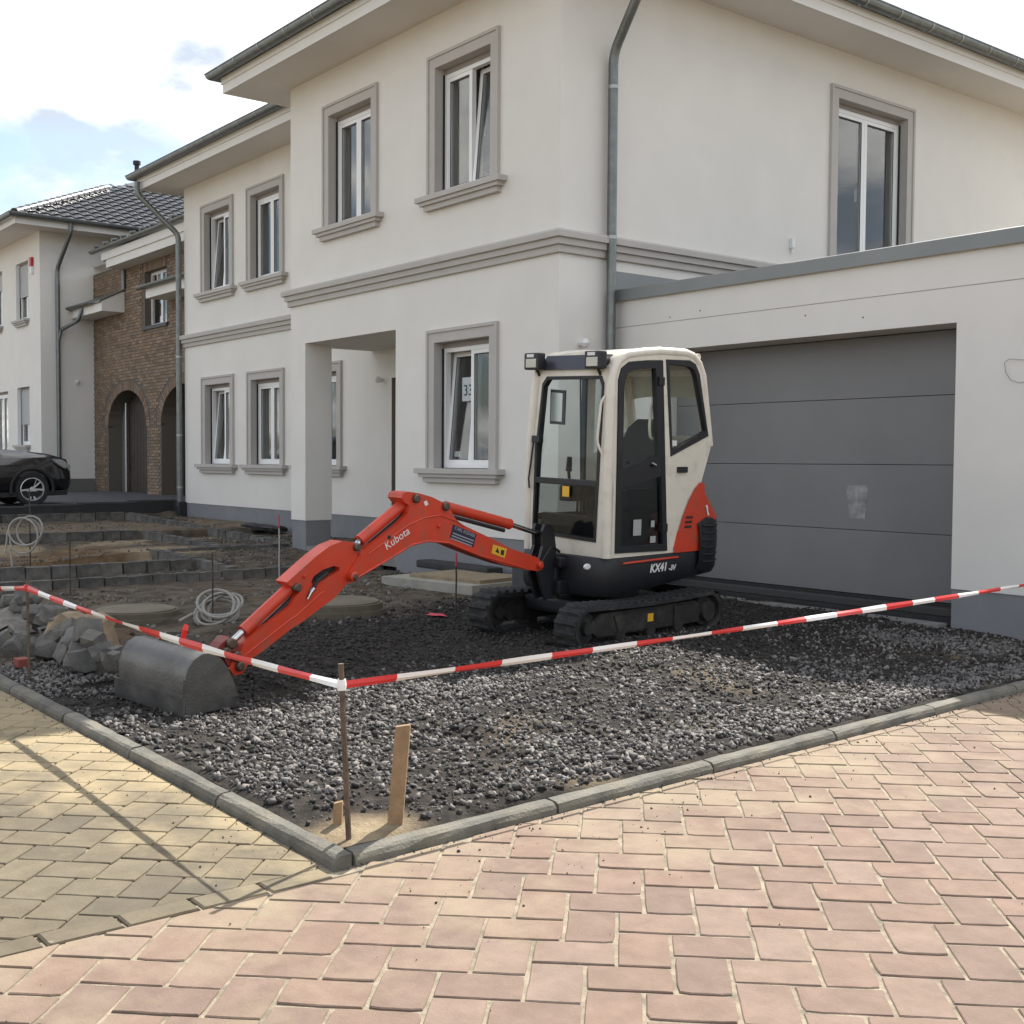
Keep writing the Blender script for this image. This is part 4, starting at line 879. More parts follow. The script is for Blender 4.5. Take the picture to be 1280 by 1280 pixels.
CG = mat('car_glass', (.01, .012, .013), .05, spec=.8)
for s_ in (1, -1):
    mb = MB(); yy = lambda z_: (.925 * HWD + (z_ - 1.0) * -.36 + .012) * s_
    for pl_ in ([(-.98, 1.02), (-1.62, 1.02), (-1.62, 1.53), (-1.36, 1.5)], [(-1.68, 1.02), (-2.45, 1.02), (-2.45, 1.57), (-1.68, 1.54)], [(-2.5, 1.02), (-3.2, 1.05), (-3.0, 1.5), (-2.5, 1.56)]):
        MB().add([(x_, yy(z_), z_) for x_, z_ in pl_] + [(x_, yy(z_) - .02 * s_, z_) for x_, z_ in pl_], [(0, 1, 2, 3), (0, 4, 5, 1), (1, 5, 6, 2), (2, 6, 7, 3), (3, 7, 4, 0)]).build('side_window', CG, car)
    MB().tube([(-.95, yy(1.0) + .004 * s_, 1.005), (-3.2, yy(1.0) + .004 * s_, 1.03)], .012, 6).build('trim_strip', mat('chrome', (.6, .6, .6), .15, 1), car)
    MB().lathe([(.001, .1), (.07, .09), (.1, 0), (.07, -.09), (.001, -.1)], 12, 'y', (-.95, .98 * s_, 1.06)).build('mirror', CP, car, smooth=True)
    mb = MB(); hl = [(.42, .96), (.64, .93), (.82, .80), (.80, .70), (.64, .77), (.48, .88)]
    hy_ = [.85, .80, .70, .705, .81, .85]
    mb.add([(x_ + .02, (y_ + .012) * s_, z_) for (x_, z_), y_ in zip(hl, hy_)] + [(x_ - .05, (y_ - .08) * s_, z_) for (x_, z_), y_ in zip(hl, hy_)], [tuple(range(6))] + [(i, (i + 1) % 6, 6 + (i + 1) % 6, 6 + i) for i in range(6)])
    mb.build('headlight', mat('headlight', (.35, .36, .37), .12, .3, spec=.8), car)
    for x_ in (0, -2.6):
        wl = MB().lathe([(.24, -.1), (.32, -.105), (.345, -.06), (.345, .06), (.32, .105), (.24, .1)], 32, 'y', (x_, (HWD - .10) * s_, .345)).build('wheel', mat('tyre', (.018, .018, .018), .85), car, smooth=True)
        rim = MB(); rim.lathe([(r0_, h0_ * s_) for r0_, h0_ in [(.25, -.09), (.25, .09), (.222, .10), (.215, .06), (.20, .03)]], 32, 'y', (x_, (HWD - .10) * s_, .345)); rim.lathe([(.001, .085 * s_), (.05, .08 * s_), (.055, .04 * s_)], 16, 'y', (x_, (HWD - .1) * s_, .345))
        for i in range(10):
            a = 2 * math.pi * (i + (.13 if i % 2 else -.13)) / 10; c0, s0 = math.cos(a), math.sin(a); ww = .017; p = []
            for (r0, yo) in ((.04, .075), (.225, .085)):
                for sg in (-1, 1): p.append((x_ + r0 * c0 - sg * ww * s0, (HWD - .1 + yo) * s_, .345 + r0 * s0 + sg * ww * c0))
            p2 = [(a_, b_ - .03 * s_, c_) for a_, b_, c_ in p]; rim.add(p + p2, [(0, 1, 3, 2), (4, 6, 7, 5), (0, 2, 6, 4), (1, 5, 7, 3)])
        for v_i in range(len(rim.v)):
            pass
        rim.build('rim', mat('alloy', (.62, .62, .63), .35, .35), wl)
        MB().lathe([(.001, -.02), (.22, -.02)], 24, 'y', (x_, (HWD - .08) * s_, .345)).build('brake', SEAL, wl)
        MB().tube([(x_ + .42 * math.cos(a), (HWD - .0) * s_, .345 + .42 * math.sin(a)) for a in [math.pi * (-.06 + 1.12 * i / 14) for i in range(15)]], .035, 6).build('wheel_arch', mat('plastic_black', (.012, .012, .013), .7), car)
MB().box(-3.2, .7, -.885, .885, .2, .3).build('sill_trim', mat('plastic_black', (.012, .012, .013), .7), car)

# ------------------------------------------------------------------ garden edgings: rows of rough stone blocks
BAS = mat('basalt', (.13, .122, .11), .85, var=.4, vscale=9, rnd=.3, bump=.8, bscale=35, dirt=.6, dcol=(.20, .175, .14), dscale=5)
def rough_block(l_, w_, h_, name, mt=None, amt=.012, seg=2, hull=False):
    bm = bmesh.new(); bmesh.ops.create_cube(bm, size=1); bmesh.ops.subdivide_edges(bm, edges=bm.edges[:], cuts=seg, use_grid_fill=True)
    for v in bm.verts:
        rr = max(abs(v.co.x), abs(v.co.y), abs(v.co.z)); e = sum(1 for c_ in v.co if abs(c_) > .49)
        k_ = 1 - (.03 * (e - 1) if e > 1 else 0)
        v.co = (v.co.x * l_ * k_ + random.uniform(-amt, amt), v.co.y * w_ * k_ + random.uniform(-amt, amt), v.co.z * h_ * k_ + random.uniform(-amt, amt))
    if hull:
        r_ = bmesh.ops.convex_hull(bm, input=bm.verts[:]); bmesh.ops.delete(bm, geom=[g_ for g_ in r_['geom_interior'] + r_['geom_unused'] if isinstance(g_, bmesh.types.BMVert)], context='VERTS')
        bmesh.ops.recalc_face_normals(bm, faces=bm.faces[:])
    me = bpy.data.meshes.new(name); bm.to_mesh(me); bm.free(); me.materials.append(mt or BAS); return me
ems = [rough_block(.30, .15, .26, 'edging_stone', amt=.006, seg=1) for _ in range(6)]
def row(p, q, zf, label):
    p, q = Vector(p), Vector(q); d = q - p; n = int(d.length / .292); rt = tag(empty('stone_edging', (p.x, p.y, zf(p.x, p.y) - .12)), label, 'edging', 'stone edgings of the dug up front garden')
    for i in range(n):
        c_ = p + d * ((i + .5) / n); o = link('edging_stone', ems[random.randrange(6)], rt)
        o.location = (c_.x - p.x + random.uniform(-.01, .01), c_.y - p.y + random.uniform(-.01, .01), zf(c_.x, c_.y) - .13 - (zf(p.x, p.y) - .12) + random.uniform(-.005, .005))
        o.rotation_euler = (random.uniform(-.03, .03), random.uniform(-.03, .03), math.atan2(d.y, d.x) + random.uniform(-.025, .025) + (math.pi if random.random() < .5 else 0))
zt = lambda x, y: float(z_base(np.array(x))) + .02
row((-13.95, -6.2), (-13.95, .15), zt, 'stone edging row at the foot of the black retaining edge')
row((-13.85, .22), (-5.2, .22), zt, 'long stone edging row in front of the plinth and porch pillar')
row((-9.8, -6.2), (-9.8, -1.15), zt, 'stone edging row below the bed of grey rubble')
row((-9.7, -1.02), (-6.75, -1.02), zt, 'short stone edging row parallel to the plinth, ending at a cross row')
row((-6.6, -1.9), (-6.6, .08), zt, 'short cross row of edging stones reaching the long row by the pillar')
row((-6.7, -2.05), (-4.05, -2.05), zt, 'short stone edging row ending at the lowest step')
row((-5.1, -6.2), (-5.1, -2.2), lambda x, y: .10, 'tall stone edging row behind the brown earth, upper of two steps')
row((-3.9, -6.2), (-3.9, .1), lambda x, y: .04, 'lowest stone edging row, next to the concrete shaft covers')
row((-5.1, .22), (-4.0, .22), lambda x, y: .065, 'last few edging stones beside the porch')

# heap of loose cobbles by the kerb
cobl = [rough_block(.17, .155, .14, 'cobble', mat('cobble_grey', (.155, .147, .132), .85, var=.35, vscale=9, rnd=.3, bump=.8, bscale=35, dirt=.4, dcol=(.27, .245, .2), dscale=6), amt=.017, seg=1, hull=True) for _ in range(6)]
spots = [(60, 826, .0), (20, 822, .0), (105, 826, .0), (128, 815, 0), (82, 818, 0), (40, 806, .12), (8, 800, .13), (68, 802, .12), (98, 800, .13), (-15, 815, 0), (22, 785, .22), (55, 780, .23), (2, 772, .26), (38, 765, .30), (-18, 785, .2), (12, 750, .38), (-8, 745, .40), (35, 748, .36), (118, 800, .05), (-30, 800, .1), (75, 780, .18), (-22, 760, .33), (145, 822, 0), (-45, 820, 0), (5, 828, 0), (45, 830, 0), (90, 812, .06), (26, 812, .08), (60, 792, .16), (15, 796, .17), (85, 790, .14), (110, 788, .08), (46, 770, .27), (24, 768, .3), (-4, 786, .22), (-12, 800, .14), (66, 768, .22), (8, 760, .33), (30, 756, .35)]
LB = ('rough grey cobble at the foot of the heap beside the kerb', 'rough grey cobble halfway up the heap beside the kerb', 'rough grey cobble on top of the heap beside the kerb')
for i, (u, v, dz) in enumerate(spots):
    base = hit(2, .02, 55, 826); dpt = 6.6 - (dz * 1.2); pz = dz + .09
    p = hit(1, -6.05 + dz * .9 + random.uniform(-.05, .05), u, v); p[2] = max(p[2], float(terrain(p[0], p[1])) + .08)
    o = link('cobble', cobl[i % 6]); o.location = tuple(p); o.rotation_euler = (random.uniform(-.6, .6), random.uniform(-.6, .6), random.uniform(0, 6.28)); s_ = random.uniform(.66, 1.02); o.scale = (s_, s_, s_)
    tag(o, LB[0 if dz < .08 else 1 if dz < .28 else 2], 'cobble', ('cobbles at the foot of the heap', 'cobbles halfway up the heap', 'cobbles on top of the heap')[0 if dz < .08 else 1 if dz < .28 else 2])
# body of the heap under them
mb = MB(); c0 = hit(1, -5.85, 10, 800); n = 40
hp = rough_block(1.3, .75, .36, 'heap', mat('gravel_brown', (.17, .15, .13)), amt=.05, seg=4)
for v in hp.vertices:
    r_ = max(abs(v.co.x) / .65, abs(v.co.y) / .375); 
    if v.co.z > 0: v.co.z *= max(0, 1.0 - r_ ** 1.5)
o = tag(link('rubble_heap', hp), 'low heap of dirt and rubble under the loose cobbles', 'rubble', kind='stuff'); o.location = (c0[0] - .1, c0[1] + .15, .03)
bo = rough_block(.52, .40, .36, 'sandstone_boulder', mat('sandstone', (.33, .25, .16), .9, var=.3, vscale=6, bump=.8, bscale=25), amt=.045, seg=3)
for v in bo.vertices: k_ = 1 - .45 * max(0, v.co.z / .36 + .1); v.co.x *= k_; v.co.y *= k_
smooth_by_angle(bo, 30); bo.update()
p = hit(1, -5.72, 98, 795); o = tag(link('sandstone_boulder', bo), 'yellowish sandstone boulder at the end of the cobble heap', 'boulder'); o.location = (p[0], p[1], float(terrain(p[0], p[1])) + .14); o.rotation_euler = (.1, .15, .5)
for i, (u, v) in enumerate(((105, 815), (122, 806), (112, 826))):
    p = hit(1, -5.95, u, v); o = tag(link('grey_boulder', rough_block(.26, .2, .17, 'grey_boulder', amt=.03, hull=True)), 'grey angular stone leaning against the sandstone boulder', 'stone', 'grey stones by the boulder'); o.location = (p[0], p[1], float(terrain(p[0], p[1])) + .06); o.rotation_euler = (.3 * i, .3, i)
p = hit(1, -6.32, 27, 829); o = tag(MB().box(-.06, .06, -.04, .04, 0, .06, ch=.006).build('red_brick', mat('brick_red', (.25, .06, .045), .8, var=.3)), 'small red brick piece at the foot of the cobble heap', 'brick'); o.location = (p[0], p[1], float(terrain(p[0], p[1])) + .01)

# ------------------------------------------------------------------ concrete shafts, hoses, slab, odds and ends
CONC = mat('concrete_shaft', (.14, .12, .09), .9, var=.3, vscale=5, bump=.6, bscale=50, dirt=.5, dcol=(.16, .12, .08), dscale=4)
def shaft(u, v, r_, h_, label, zb=-.06):
    p = hit(2, zb + h_, u, v)
    o = tag(empty('concrete_shaft', (p[0], p[1], zb - .1)), label, 'shaft')
    MB().lathe([(r_, 0), (r_, h_ * .55 + .1), (r_ - .03, h_ * .55 + .1), (r_ - .03, h_ + .1), (r_ - .06, h_ + .1)], 36).build('ring', CONC, o, smooth=True)
    MB().lathe([(r_ - .065, h_ + .07), (r_ - .065, h_ + .112), (r_ - .09, h_ + .118), (.001, h_ + .118)], 36).build('cover', mat('concrete_cover', (.19, .16, .115), .9, var=.3, vscale=4, bump=.5, bscale=60), o, smooth=True)
    return o
shaft(170, 762, .42, .11, 'round concrete shaft with a sandy cover beside the coiled hose')
shaft(420, 752, .47, .13, 'round concrete shaft with dark cover behind the excavator arm', -.02)
HOSE = mat('hose_white', (.30, .285, .25), .5, var=.2, vscale=6)
def coil(name, c, r_, n, nrm, label, hr=.018, tail=None, spread=.06):
    nrm = Vector(nrm).normalized(); a = nrm.cross(Vector((0, 0, 1)));  a = a.normalized() if a.length > .1 else Vector((1, 0, 0)); b = nrm.cross(a).normalized(); pts = []
    for i in range(n * 28):
        th = 2 * math.pi * i / 28; k_ = i / 28; rr = r_ * (1 + .10 * math.sin(k_ * 2.1 + 1) + .05 * math.sin(th * 1.37)); off = nrm * (spread * math.sin(k_ * 1.9)) + a * (.04 * math.sin(k_ * 2.7)) + b * (.04 * math.cos(k_ * 1.7))
        pts.append(Vector(c) + a * rr * math.cos(th) + b * rr * math.sin(th) + off)
    if tail: pts += [pts[-1].lerp(Vector(t), k_) for t in tail for k_ in (.5, 1)]
    return tag(MB().tube(pts, hr, 8).build(name, HOSE, smooth=True), label, 'hose')
p = hit(2, .02, 275, 774); c0 = Vector((p[0], p[1], float(terrain(p[0], p[1]))))
coil('hose_coil', (c0.x, c0.y, c0.z + .11), .17, 6, (.45, -.36, .72), 'pale hose coiled on the ground between the shaft and the excavator arm', .0135, [(c0.x - .1, c0.y - .28, c0.z + .02), (c0.x - .05, c0.y - .36, c0.z + .02)], .07)
def rod(name, u, v, top, label, r_=.008, mt=None, z=None, lean=(0, 0), tip=None):
    p = hit(2, 0, u, v); p = hit(2, float(terrain(p[0], p[1])), u, v); q = (p[0], p[1], float(terrain(p[0], p[1])))
    o = tag(empty(name, q), label, 'rod' if 'stake' not in name else 'stake')
    n = 6; MB().tube([(lean[0] * i / n + .003 * math.sin(i * 2), lean[1] * i / n, -.1 + (top + .1) * i / n) for i in range(n + 1)], r_, 8).build('shaft', mt or REB, o)
    if tip: MB().tube([(lean[0] * .8, lean[1] * .8, top * .8), (lean[0], lean[1], top + .002)], r_ * 1.15, 8).build('tip', tip, o)
    return o, Vector(q)
REB = mat('rebar', (.10, .075, .06), .75, .3, var=.5, vscale=20, bump=.5, bscale=200)
REDP = mat('paint_red', (.45, .05, .06), .5); 
rod('rebar_rod', 266, 777, .62, 'thin iron rod stuck through the coiled hose')
rod('rebar_rod', 570, 771, .58, 'rusty iron rod with red tip beside the excavator\'s far track', tip=REDP)
rod('rebar_rod', 349, 724, .82, 'marker rod with red and white tip in front of the porch pillar', mt=mat('rod_white', (.4, .38, .36), .6), tip=REDP)
rod('rebar_rod', 88, 748, .62, 'iron rod standing behind the cobble heap by the stone edging')
o, q = rod('rebar_rod', 38, 721, 1.0, 'iron rod holding a hung loop of pale hose')
coil('hose_coil', (q.x + .03, q.y - .05, q.z + .45), .19, 3, (.7, -.65, .1), 'loop of pale hose hung on an iron rod behind the cobbles', .013, [(q.x - .12, q.y - .24, q.z + .42), (q.x - .12, q.y - .27, q.z + .2), (q.x - .05, q.y - .2, q.z + .0)], .03)
# slab with board beside the house
p = hit(2, .05, 575, 727); sl_ = tag(empty('concrete_slab', (p[0], p[1], float(terrain(p[0], p[1])))), 'pale concrete slab with a plywood board on it by the house plinth', 'slab'); sl_.rotation_euler = (0, 0, .15)
MB().box(-.75, .75, -.55, .55, -.02, .09, ch=.01).build('slab', mat('concrete_pale', (.36, .34, .29), .9, var=.25, vscale=4, bump=.4), sl_)
MB().box(-.45, .70, -.38, .40, .0905, .13, ch=.004).build('board', mat('plywood', (.30, .23, .14), .8, var=.3, vscale=8), sl_)
p = hit(1, -.22, 575, 716); o = tag(MB().box(-.75, .75, -.12, .12, 0, .10, ch=.03).build('mat_roll', mat('bitumen', (.028, .028, .03))), 'dark roll of sheeting lying along the house plinth', 'roll'); o.location = (p[0], -.25, float(terrain(p[0], -.25)) + .08)
p = hit(2, .02, 628, 752); o = tag(MB().box(-.55, .35, -.3, .3, 0, .38, ch=.03).build('black_tub', mat('tub_black', (.045, .048, .05), .55, var=.3, vscale=4)), 'dark plastic tub standing behind the excavator\'s far track', 'tub'); o.location = (1.05, -.75, float(terrain(1.05, -.75)) - .02)
p = hit(1, 1.2, 310, 668); o = tag(link('dark_sheet', rough_block(1.3, .3, .08, 'dark_sheet', mat('bitumen', (.028, .028, .03)), amt=.03, seg=3)), 'crumpled dark sheeting lying against the recessed wall plinth', 'sheeting'); o.location = (-9.6, 1.15, float(z_base(np.array(-9.6))) + .0)
p = hit(2, .02, 545, 770); n = 14; mb = MB(); pts = [(p[0] + (.10 + .05 * math.sin(i * 2.3)) * math.cos(2 * math.pi * i / n) * 1.2, p[1] + (.06 + .03 * math.sin(i * 3.1)) * math.sin(2 * math.pi * i / n)) for i in range(n)]
mb.add([(x_, y_, float(terrain(x_, y_)) + .022) for x_, y_ in pts] + [(p[0], p[1], float(terrain(p[0], p[1])) + .03)], [(i, (i + 1) % n, n) for i in range(n)]); tag(mb.build('paint_mark', mat('paint_pink', (.62, .06, .10), .7)), 'pinkish red spray mark on the dark gravel', 'marking')
# ------------------------------------------------------------------ mini excavator (local x forward, y left, z up)
_az, _ro, _pi = R(276), R(2.0), R(.6)
_h = np.array([math.cos(_az), math.sin(_az), 0]); _l = np.array([-_h[1], _h[0], 0]); _z = np.array([0, 0, 1.])
_h2 = _h * math.cos(_pi) - _z * math.sin(_pi); _l2 = _l * math.cos(_ro) - _z * math.sin(_ro); _l2 -= _h2 * (_l2 @ _h2); _l2 /= np.linalg.norm(_l2); _z2 = np.cross(_h2, _l2)
XB = np.array([_h2, _l2, _z2]); XO = np.array([2.72, -1.76, 0.])
def xl(ax, val, u, v):                              # pixel -> point on a plane of the machine
    c_ = XB @ (CAM - XO); d = XB @ ray(u, v); return c_ + d * (val - c_[ax]) / d[ax]
ex_ = tag(empty('excavator'), 'orange and white mini excavator with rubber tracks, cab and boom stretched out', 'excavator')
mm = Matrix.Identity(4)
for i in range(3):
    for j in range(3): mm[i][j] = XB[j][i]
    mm[i][3] = XO[i]
ex_.matrix_world = mm
ORG = mat('paint_orange_red', (.60, .052, .02), .35, var=.12, vscale=5, dirt=.5, dcol=(.20, .10, .06), dscale=7, spec=.5, bump=.06, bscale=25)
BEI = mat('cab_beige', (.72, .67, .57), .38, var=.06, vscale=4, dirt=.4, dcol=(.36, .31, .23), dscale=6)
BLK = mat('machine_black', (.011, .012, .016), .45, var=.3, vscale=8, dirt=.25, dcol=(.05, .045, .04), dscale=7)
RUB = mat('track_rubber', (.026, .026, .027), .85, var=.4, vscale=12, bump=.5, bscale=80, dirt=.6, dcol=(.085, .08, .075), dscale=6)
STL = mat('frame_dirty', (.03, .029, .028), .75, .2, var=.4, vscale=9, dirt=.6, dcol=(.10, .088, .07), dscale=6, bump=.3)
CHR = mat('chrome_rod', (.55, .55, .55), .18, 1)
BKT = mat('bucket_steel', (.14, .135, .128), .42, .6, var=.35, vscale=4, dirt=.5, dcol=(.19, .175, .155), dscale=5, bump=.25, bscale=60)
XG = glass('cab_glass', (.955, .975, .965), .75, base=.012)
YEL = mat('sticker_yellow', (.72, .42, .03), .5); WHS = mat('sticker_white', (.7, .7, .68), .6); STX = mat('print_black', (.02, .02, .02), .6)
E_ = lambda mb, n, m_, par=None, **k: mb.build(n, m_, par or ex_, **k)
# tracks
tr_, tz, ta0, ta1 = .165, .185, -.64, .895
def loop_pts(r_, n=14):
    p = []
    for i in range(n + 1): a = -math.pi / 2 + math.pi * i / n; p.append((ta1 + r_ * math.cos(a), tz + r_ * math.sin(a), math.cos(a), math.sin(a)))
    m_ = 8
    for i in range(1, m_): f = i / m_; p.append((ta1 + (ta0 - ta1) * f, tz + r_ - .018 * math.sin(math.pi * f), 0, 1))
    for i in range(n + 1): a = math.pi / 2 + math.pi * i / n; p.append((ta0 + r_ * math.cos(a), tz + r_ * math.sin(a), math.cos(a), math.sin(a)))
    for i in range(1, m_): f = i / m_; p.append((ta0 + (ta1 - ta0) * f, tz - r_, 0, -1))
    return p
lug = MB(); lug.add([(-.026, -.108, 0), (.026, -.108, 0), (.026, .108, 0), (-.026, .108, 0), (-.014, -.105, .022), (.014, -.105, .022), (.014, .105, .022), (-.014, .105, .022)], [(4, 5, 6, 7), (0, 1, 5, 4), (1, 2, 6, 5), (2, 3, 7, 6), (3, 0, 4, 7)]); lme = lug.mesh('tread_lug', RUB)
for sd, yc in ((1, .505), (-1, -.485)):
    lp = loop_pts(tr_); li = loop_pts(tr_ - .028); n = len(lp); mb = MB(); W2 = .115
    vs = []
    for (p, q) in zip(lp, li): vs += [(p[0], yc - W2, p[1]), (p[0], yc + W2, p[1]), (q[0], yc + W2, q[1]), (q[0], yc - W2, q[1])]
    mb.add(vs, [(i * 4 + k, ((i + 1) % n) * 4 + k, ((i + 1) % n) * 4 + (k + 1) % 4, i * 4 + (k + 1) % 4) for i in range(n) for k in range(4)])
    tk = E_(mb, 'track', RUB, smooth=True)
    cum = [0]
    for i in range(n): a, b = lp[i], lp[(i + 1) % n]; cum.append(cum[-1] + math.hypot(b[0] - a[0], b[1] - a[1]))
    L_ = cum[-1]; nl = int(L_ / .088)
    for i in range(nl):
        s_ = (i + .5) * L_ / nl; k = max(j for j in range(n) if cum[j] <= s_); f = (s_ - cum[k]) / max(1e-6, cum[k + 1] - cum[k]); a, b = lp[k], lp[(k + 1) % n]
        nx_, nz_ = a[2] * (1 - f) + b[2] * f, a[3] * (1 - f) + b[3] * f; q = math.hypot(nx_, nz_); nx_, nz_ = nx_ / q, nz_ / q
        o = link('tread_lug', lme, tk); o.matrix_local = Matrix(((nz_, 0, nx_, a[0] * (1 - f) + b[0] * f), (0, 1, 0, yc), (-nx_, 0, nz_, a[1] * (1 - f) + b[1] * f), (0, 0, 0, 1)))
    fm = MB(); hw = .075
    fm.plate([(ta0 + .10, .10), (ta1 - .14, .10), (ta1 - .06, .15), (ta1 - .06, .235), (ta1 - .16, .285), (ta0 + .16, .285), (ta0 + .08, .24)], [], lambda a, b, d: (a, yc - hw + d, b), 2 * hw)
    fm.plate([(ta0 + .14, .105), (ta0 + .46, .105), (ta0 + .46, .265), (ta0 + .14, .265)], [], lambda a, b, d: (a, yc + sd * (hw + .018 * d), b), 1)
    fm.plate([(.02, .115), (.52, .115), (.58, .255), (.0, .255)], [], lambda a, b, d: (a, yc + sd * (hw + .014 * d), b), 1)
    fo = E_(fm, 'track_frame', STL)
    E_(MB().lathe([(.001, -.10), (.05, -.10), (.055, -.06), (.125, -.05), (.132, 0), (.125, .05), (.055, .06), (.05, .10), (.001, .10)], 28, 'y', (ta1, yc, tz)), 'idler', STL, smooth=True)
    E_(MB().lathe([(.001, -.11), (.085, -.11), (.09, -.06), (.13, -.05), (.13, .05), (.09, .06), (.085, .11), (.001, .11)], 28, 'y', (ta0, yc, tz)), 'sprocket', STL, smooth=True)
    for a in (-.25, .12, .5): E_(MB().lathe([(.001, -.09), (.055, -.09), (.06, -.02), (.06, .02), (.055, .09), (.001, .09)], 18, 'y', (a, yc, .088)), 'roller', STL, smooth=True)
    if sd == 1: E_(MB().box(.10, .17, yc + hw + .015, yc + hw + .018, .17, .235), 'warning_sticker', YEL)
mb = MB(); mb.box(-.38, .62, -.38, .40, .20, .33, ch=.03); E_(mb, 'undercarriage', BLK)
E_(MB().lathe([(.30, .30), (.30, .44), (.20, .44)], 32, 'z', (.05, 0, 0)), 'slew_ring', STL, smooth=True)
# dozer blade behind
mb = MB(); pr = [(-.93 - .03 * math.cos(i / 6 * 2.2), .10 + .22 * i / 6) for i in range(7)]
vs = [(a, y_, z_) for (a, z_) in pr for y_ in (-.55, .5)] + [(a - .025, y_, z_) for (a, z_) in pr for y_ in (-.55, .5)]; mb.add(vs, [(2 * i, 2 * i + 1, 2 * i + 3, 2 * i + 2) for i in range(6)] + [(14 + 2 * i, 14 + 2 * i + 2, 14 + 2 * i + 3, 14 + 2 * i + 1) for i in range(6)] + [(12, 13, 27, 26), (0, 14, 15, 1)] + [(2 * i, 2 * i + 2, 16 + 2 * i, 14 + 2 * i) for i in range(6)] + [(2 * i + 1, 15 + 2 * i, 17 + 2 * i, 2 * i + 3) for i in range(6)]); E_(mb, 'blade', BLK)
for y_ in (-.25, .25): E_(MB().tube([(-.3, y_, .26), (-1.0, y_, .24)], .04, 8), 'blade_arm', BLK)
# swinging body
plan = [(.62, -.40), (.655, -.1), (.65, .2), (.62, .38), (.55, .475), (.45, .505), (-.45, .505), (-.62, .507), (-.82, .485), (-.93, .41), (-.985, .25), (-1.0, 0), (-.985, -.25), (-.93, -.41), (-.82, -.485), (-.62, -.507), (-.45, -.50), (.48, -.50)]
def zb(a): return .385 + (.49 - .385) * min(1, max(0, (.45 - a) / 1.2))
mb = MB(); n = len(plan); vs = [(a * .97, b * .95, zb(a)) for a, b in plan] + [(a, b, zb(a) + .05) for a, b in plan] + [(a, b, .675) for a, b in plan] + [(a * .985, b * .985, .70) for a, b in plan]
mb.add(vs, [(q * n + i, q * n + (i + 1) % n, (q + 1) * n + (i + 1) % n, (q + 1) * n + i) for q in range(3) for i in range(n)] + [tuple(range(n))[::-1], tuple(3 * n + i for i in range(n))]); sb = E_(mb, 'swing_body', BLK, smooth=True)
E_(MB().tube([(.40, .507, .652), (-.31, .507, .662)], .019, 8, flat=.5), 'red_stripe', ORG)
E_(MB().lathe([(.001, .012), (.02, .01), (.024, 0)], 14, 'y', (.48, .495, .655)), 'reflector', WHS).scale = (1.7, 1, 1)
t1 = text_mesh('KX41', .095, WHS, 'lettering', .001, .22, .003); t2 = text_mesh('-3V', .062, WHS, 'lettering', .001, .22, .002)
for tm_, a0 in ((t1, .055), (t2, -.195)):
    o = link('lettering', tm_, ex_); o.matrix_local = Matrix(((-1, 0, 0, a0), (0, 0, 1, .5085), (0, 1, 0, .555), (0, 0, 0, 1))) @ Matrix.Rotation(R(1.2), 4, 'Z')
    o.scale = (1.0, 1.0, 1)
# engine hood
path = [(-.255, .512, .735), (-.30, .514, .87), (-.36, .515, 1.01), (-.44, .513, 1.15), (-.52, .512, 1.245), (-.585, .51, 1.29), (-.70, .510, 1.29), (-.84, .495, 1.285), (-.95, .44, 1.28), (-1.01, .28, 1.28), (-1.03, 0, 1.28)]
path = path + [(a, -b * .98, z_) for a, b, z_ in path[-2::-1]]
mb = MB(); n = len(path); vs = [(a, b, .70) for a, b, z_ in path] + [(a + .015 if a < -.65 else a, b * 1.0, .70 + (z_ - .70) * .5) for a, b, z_ in path] + [(a + .20 * float(sstep(.60, .90, -a)), b * (1 - .05 * float(sstep(.70, .95, -a))), z_ - .05 * float(sstep(.6, .9, -a))) for a, b, z_ in path]
mb.add(vs, [(q * n + i, q * n + i + 1, (q + 1) * n + i + 1, (q + 1) * n + i) for q in range(2) for i in range(n - 1)] + [tuple(2 * n + i for i in range(n))]); hood = E_(mb, 'engine_hood', ORG, smooth=True); smooth_by_angle(hood.data, 45)
for (a, z_, k) in ((-.43, .905, 0), (-.435, .945, 0), (-.445, .985, 0), (-.585, 1.03, 1), (-.595, 1.065, 1)): E_(MB().box(a - .045, a + .045, .500 - k * .02, .5185 - k * .012, z_, z_ + .019), 'vent_slot', STX, hood)
E_(MB().add([(-.71, .512, 1.0), (-.81, .486, 1.0), (-.775, .478, 1.09), (-.68, .508, 1.09)], [(0, 1, 2, 3)]), 'hood_sticker', WHS, hood)
gp = [(-.56, .522), (-.68, .520), (-.80, .50), (-.90, .45), (-.965, .36), (-1.0, .22)]
mb = MB(); lv = [(.50, .985, -.01), (.545, 1.0, .012), (.80, 1.0, .022), (.95, 1.0, .012), (.985, .985, -.008)]; vs = []
for (z_, s_, o_) in lv:
    for i, (a, b) in enumerate(gp): zz_ = z_ - (.05 if i in (0, 5) and z_ > .9 else 0) + (.05 if i in (0,) and z_ < .6 else 0); vs.append((a - o_ * .8, b + o_ * .8, zz_))
k = len(gp); mb.add(vs, [(q * k + i, q * k + i + 1, (q + 1) * k + i + 1, (q + 1) * k + i) for q in range(4) for i in range(k - 1)]); gr = E_(mb, 'vent_grille', BLK, smooth=True)
for q in range(6):
    z_ = .60 + q * .062; E_(MB().tube([(gp[0][0] - .05, gp[0][1] + .016, z_ + .008), (gp[1][0] - .018, gp[1][1] + .018, z_), (gp[2][0] - .018, gp[2][1] + .018, z_), (gp[3][0] - .012, gp[3][1] + .014, z_)], .009, 6), 'slat', SEAL, gr)
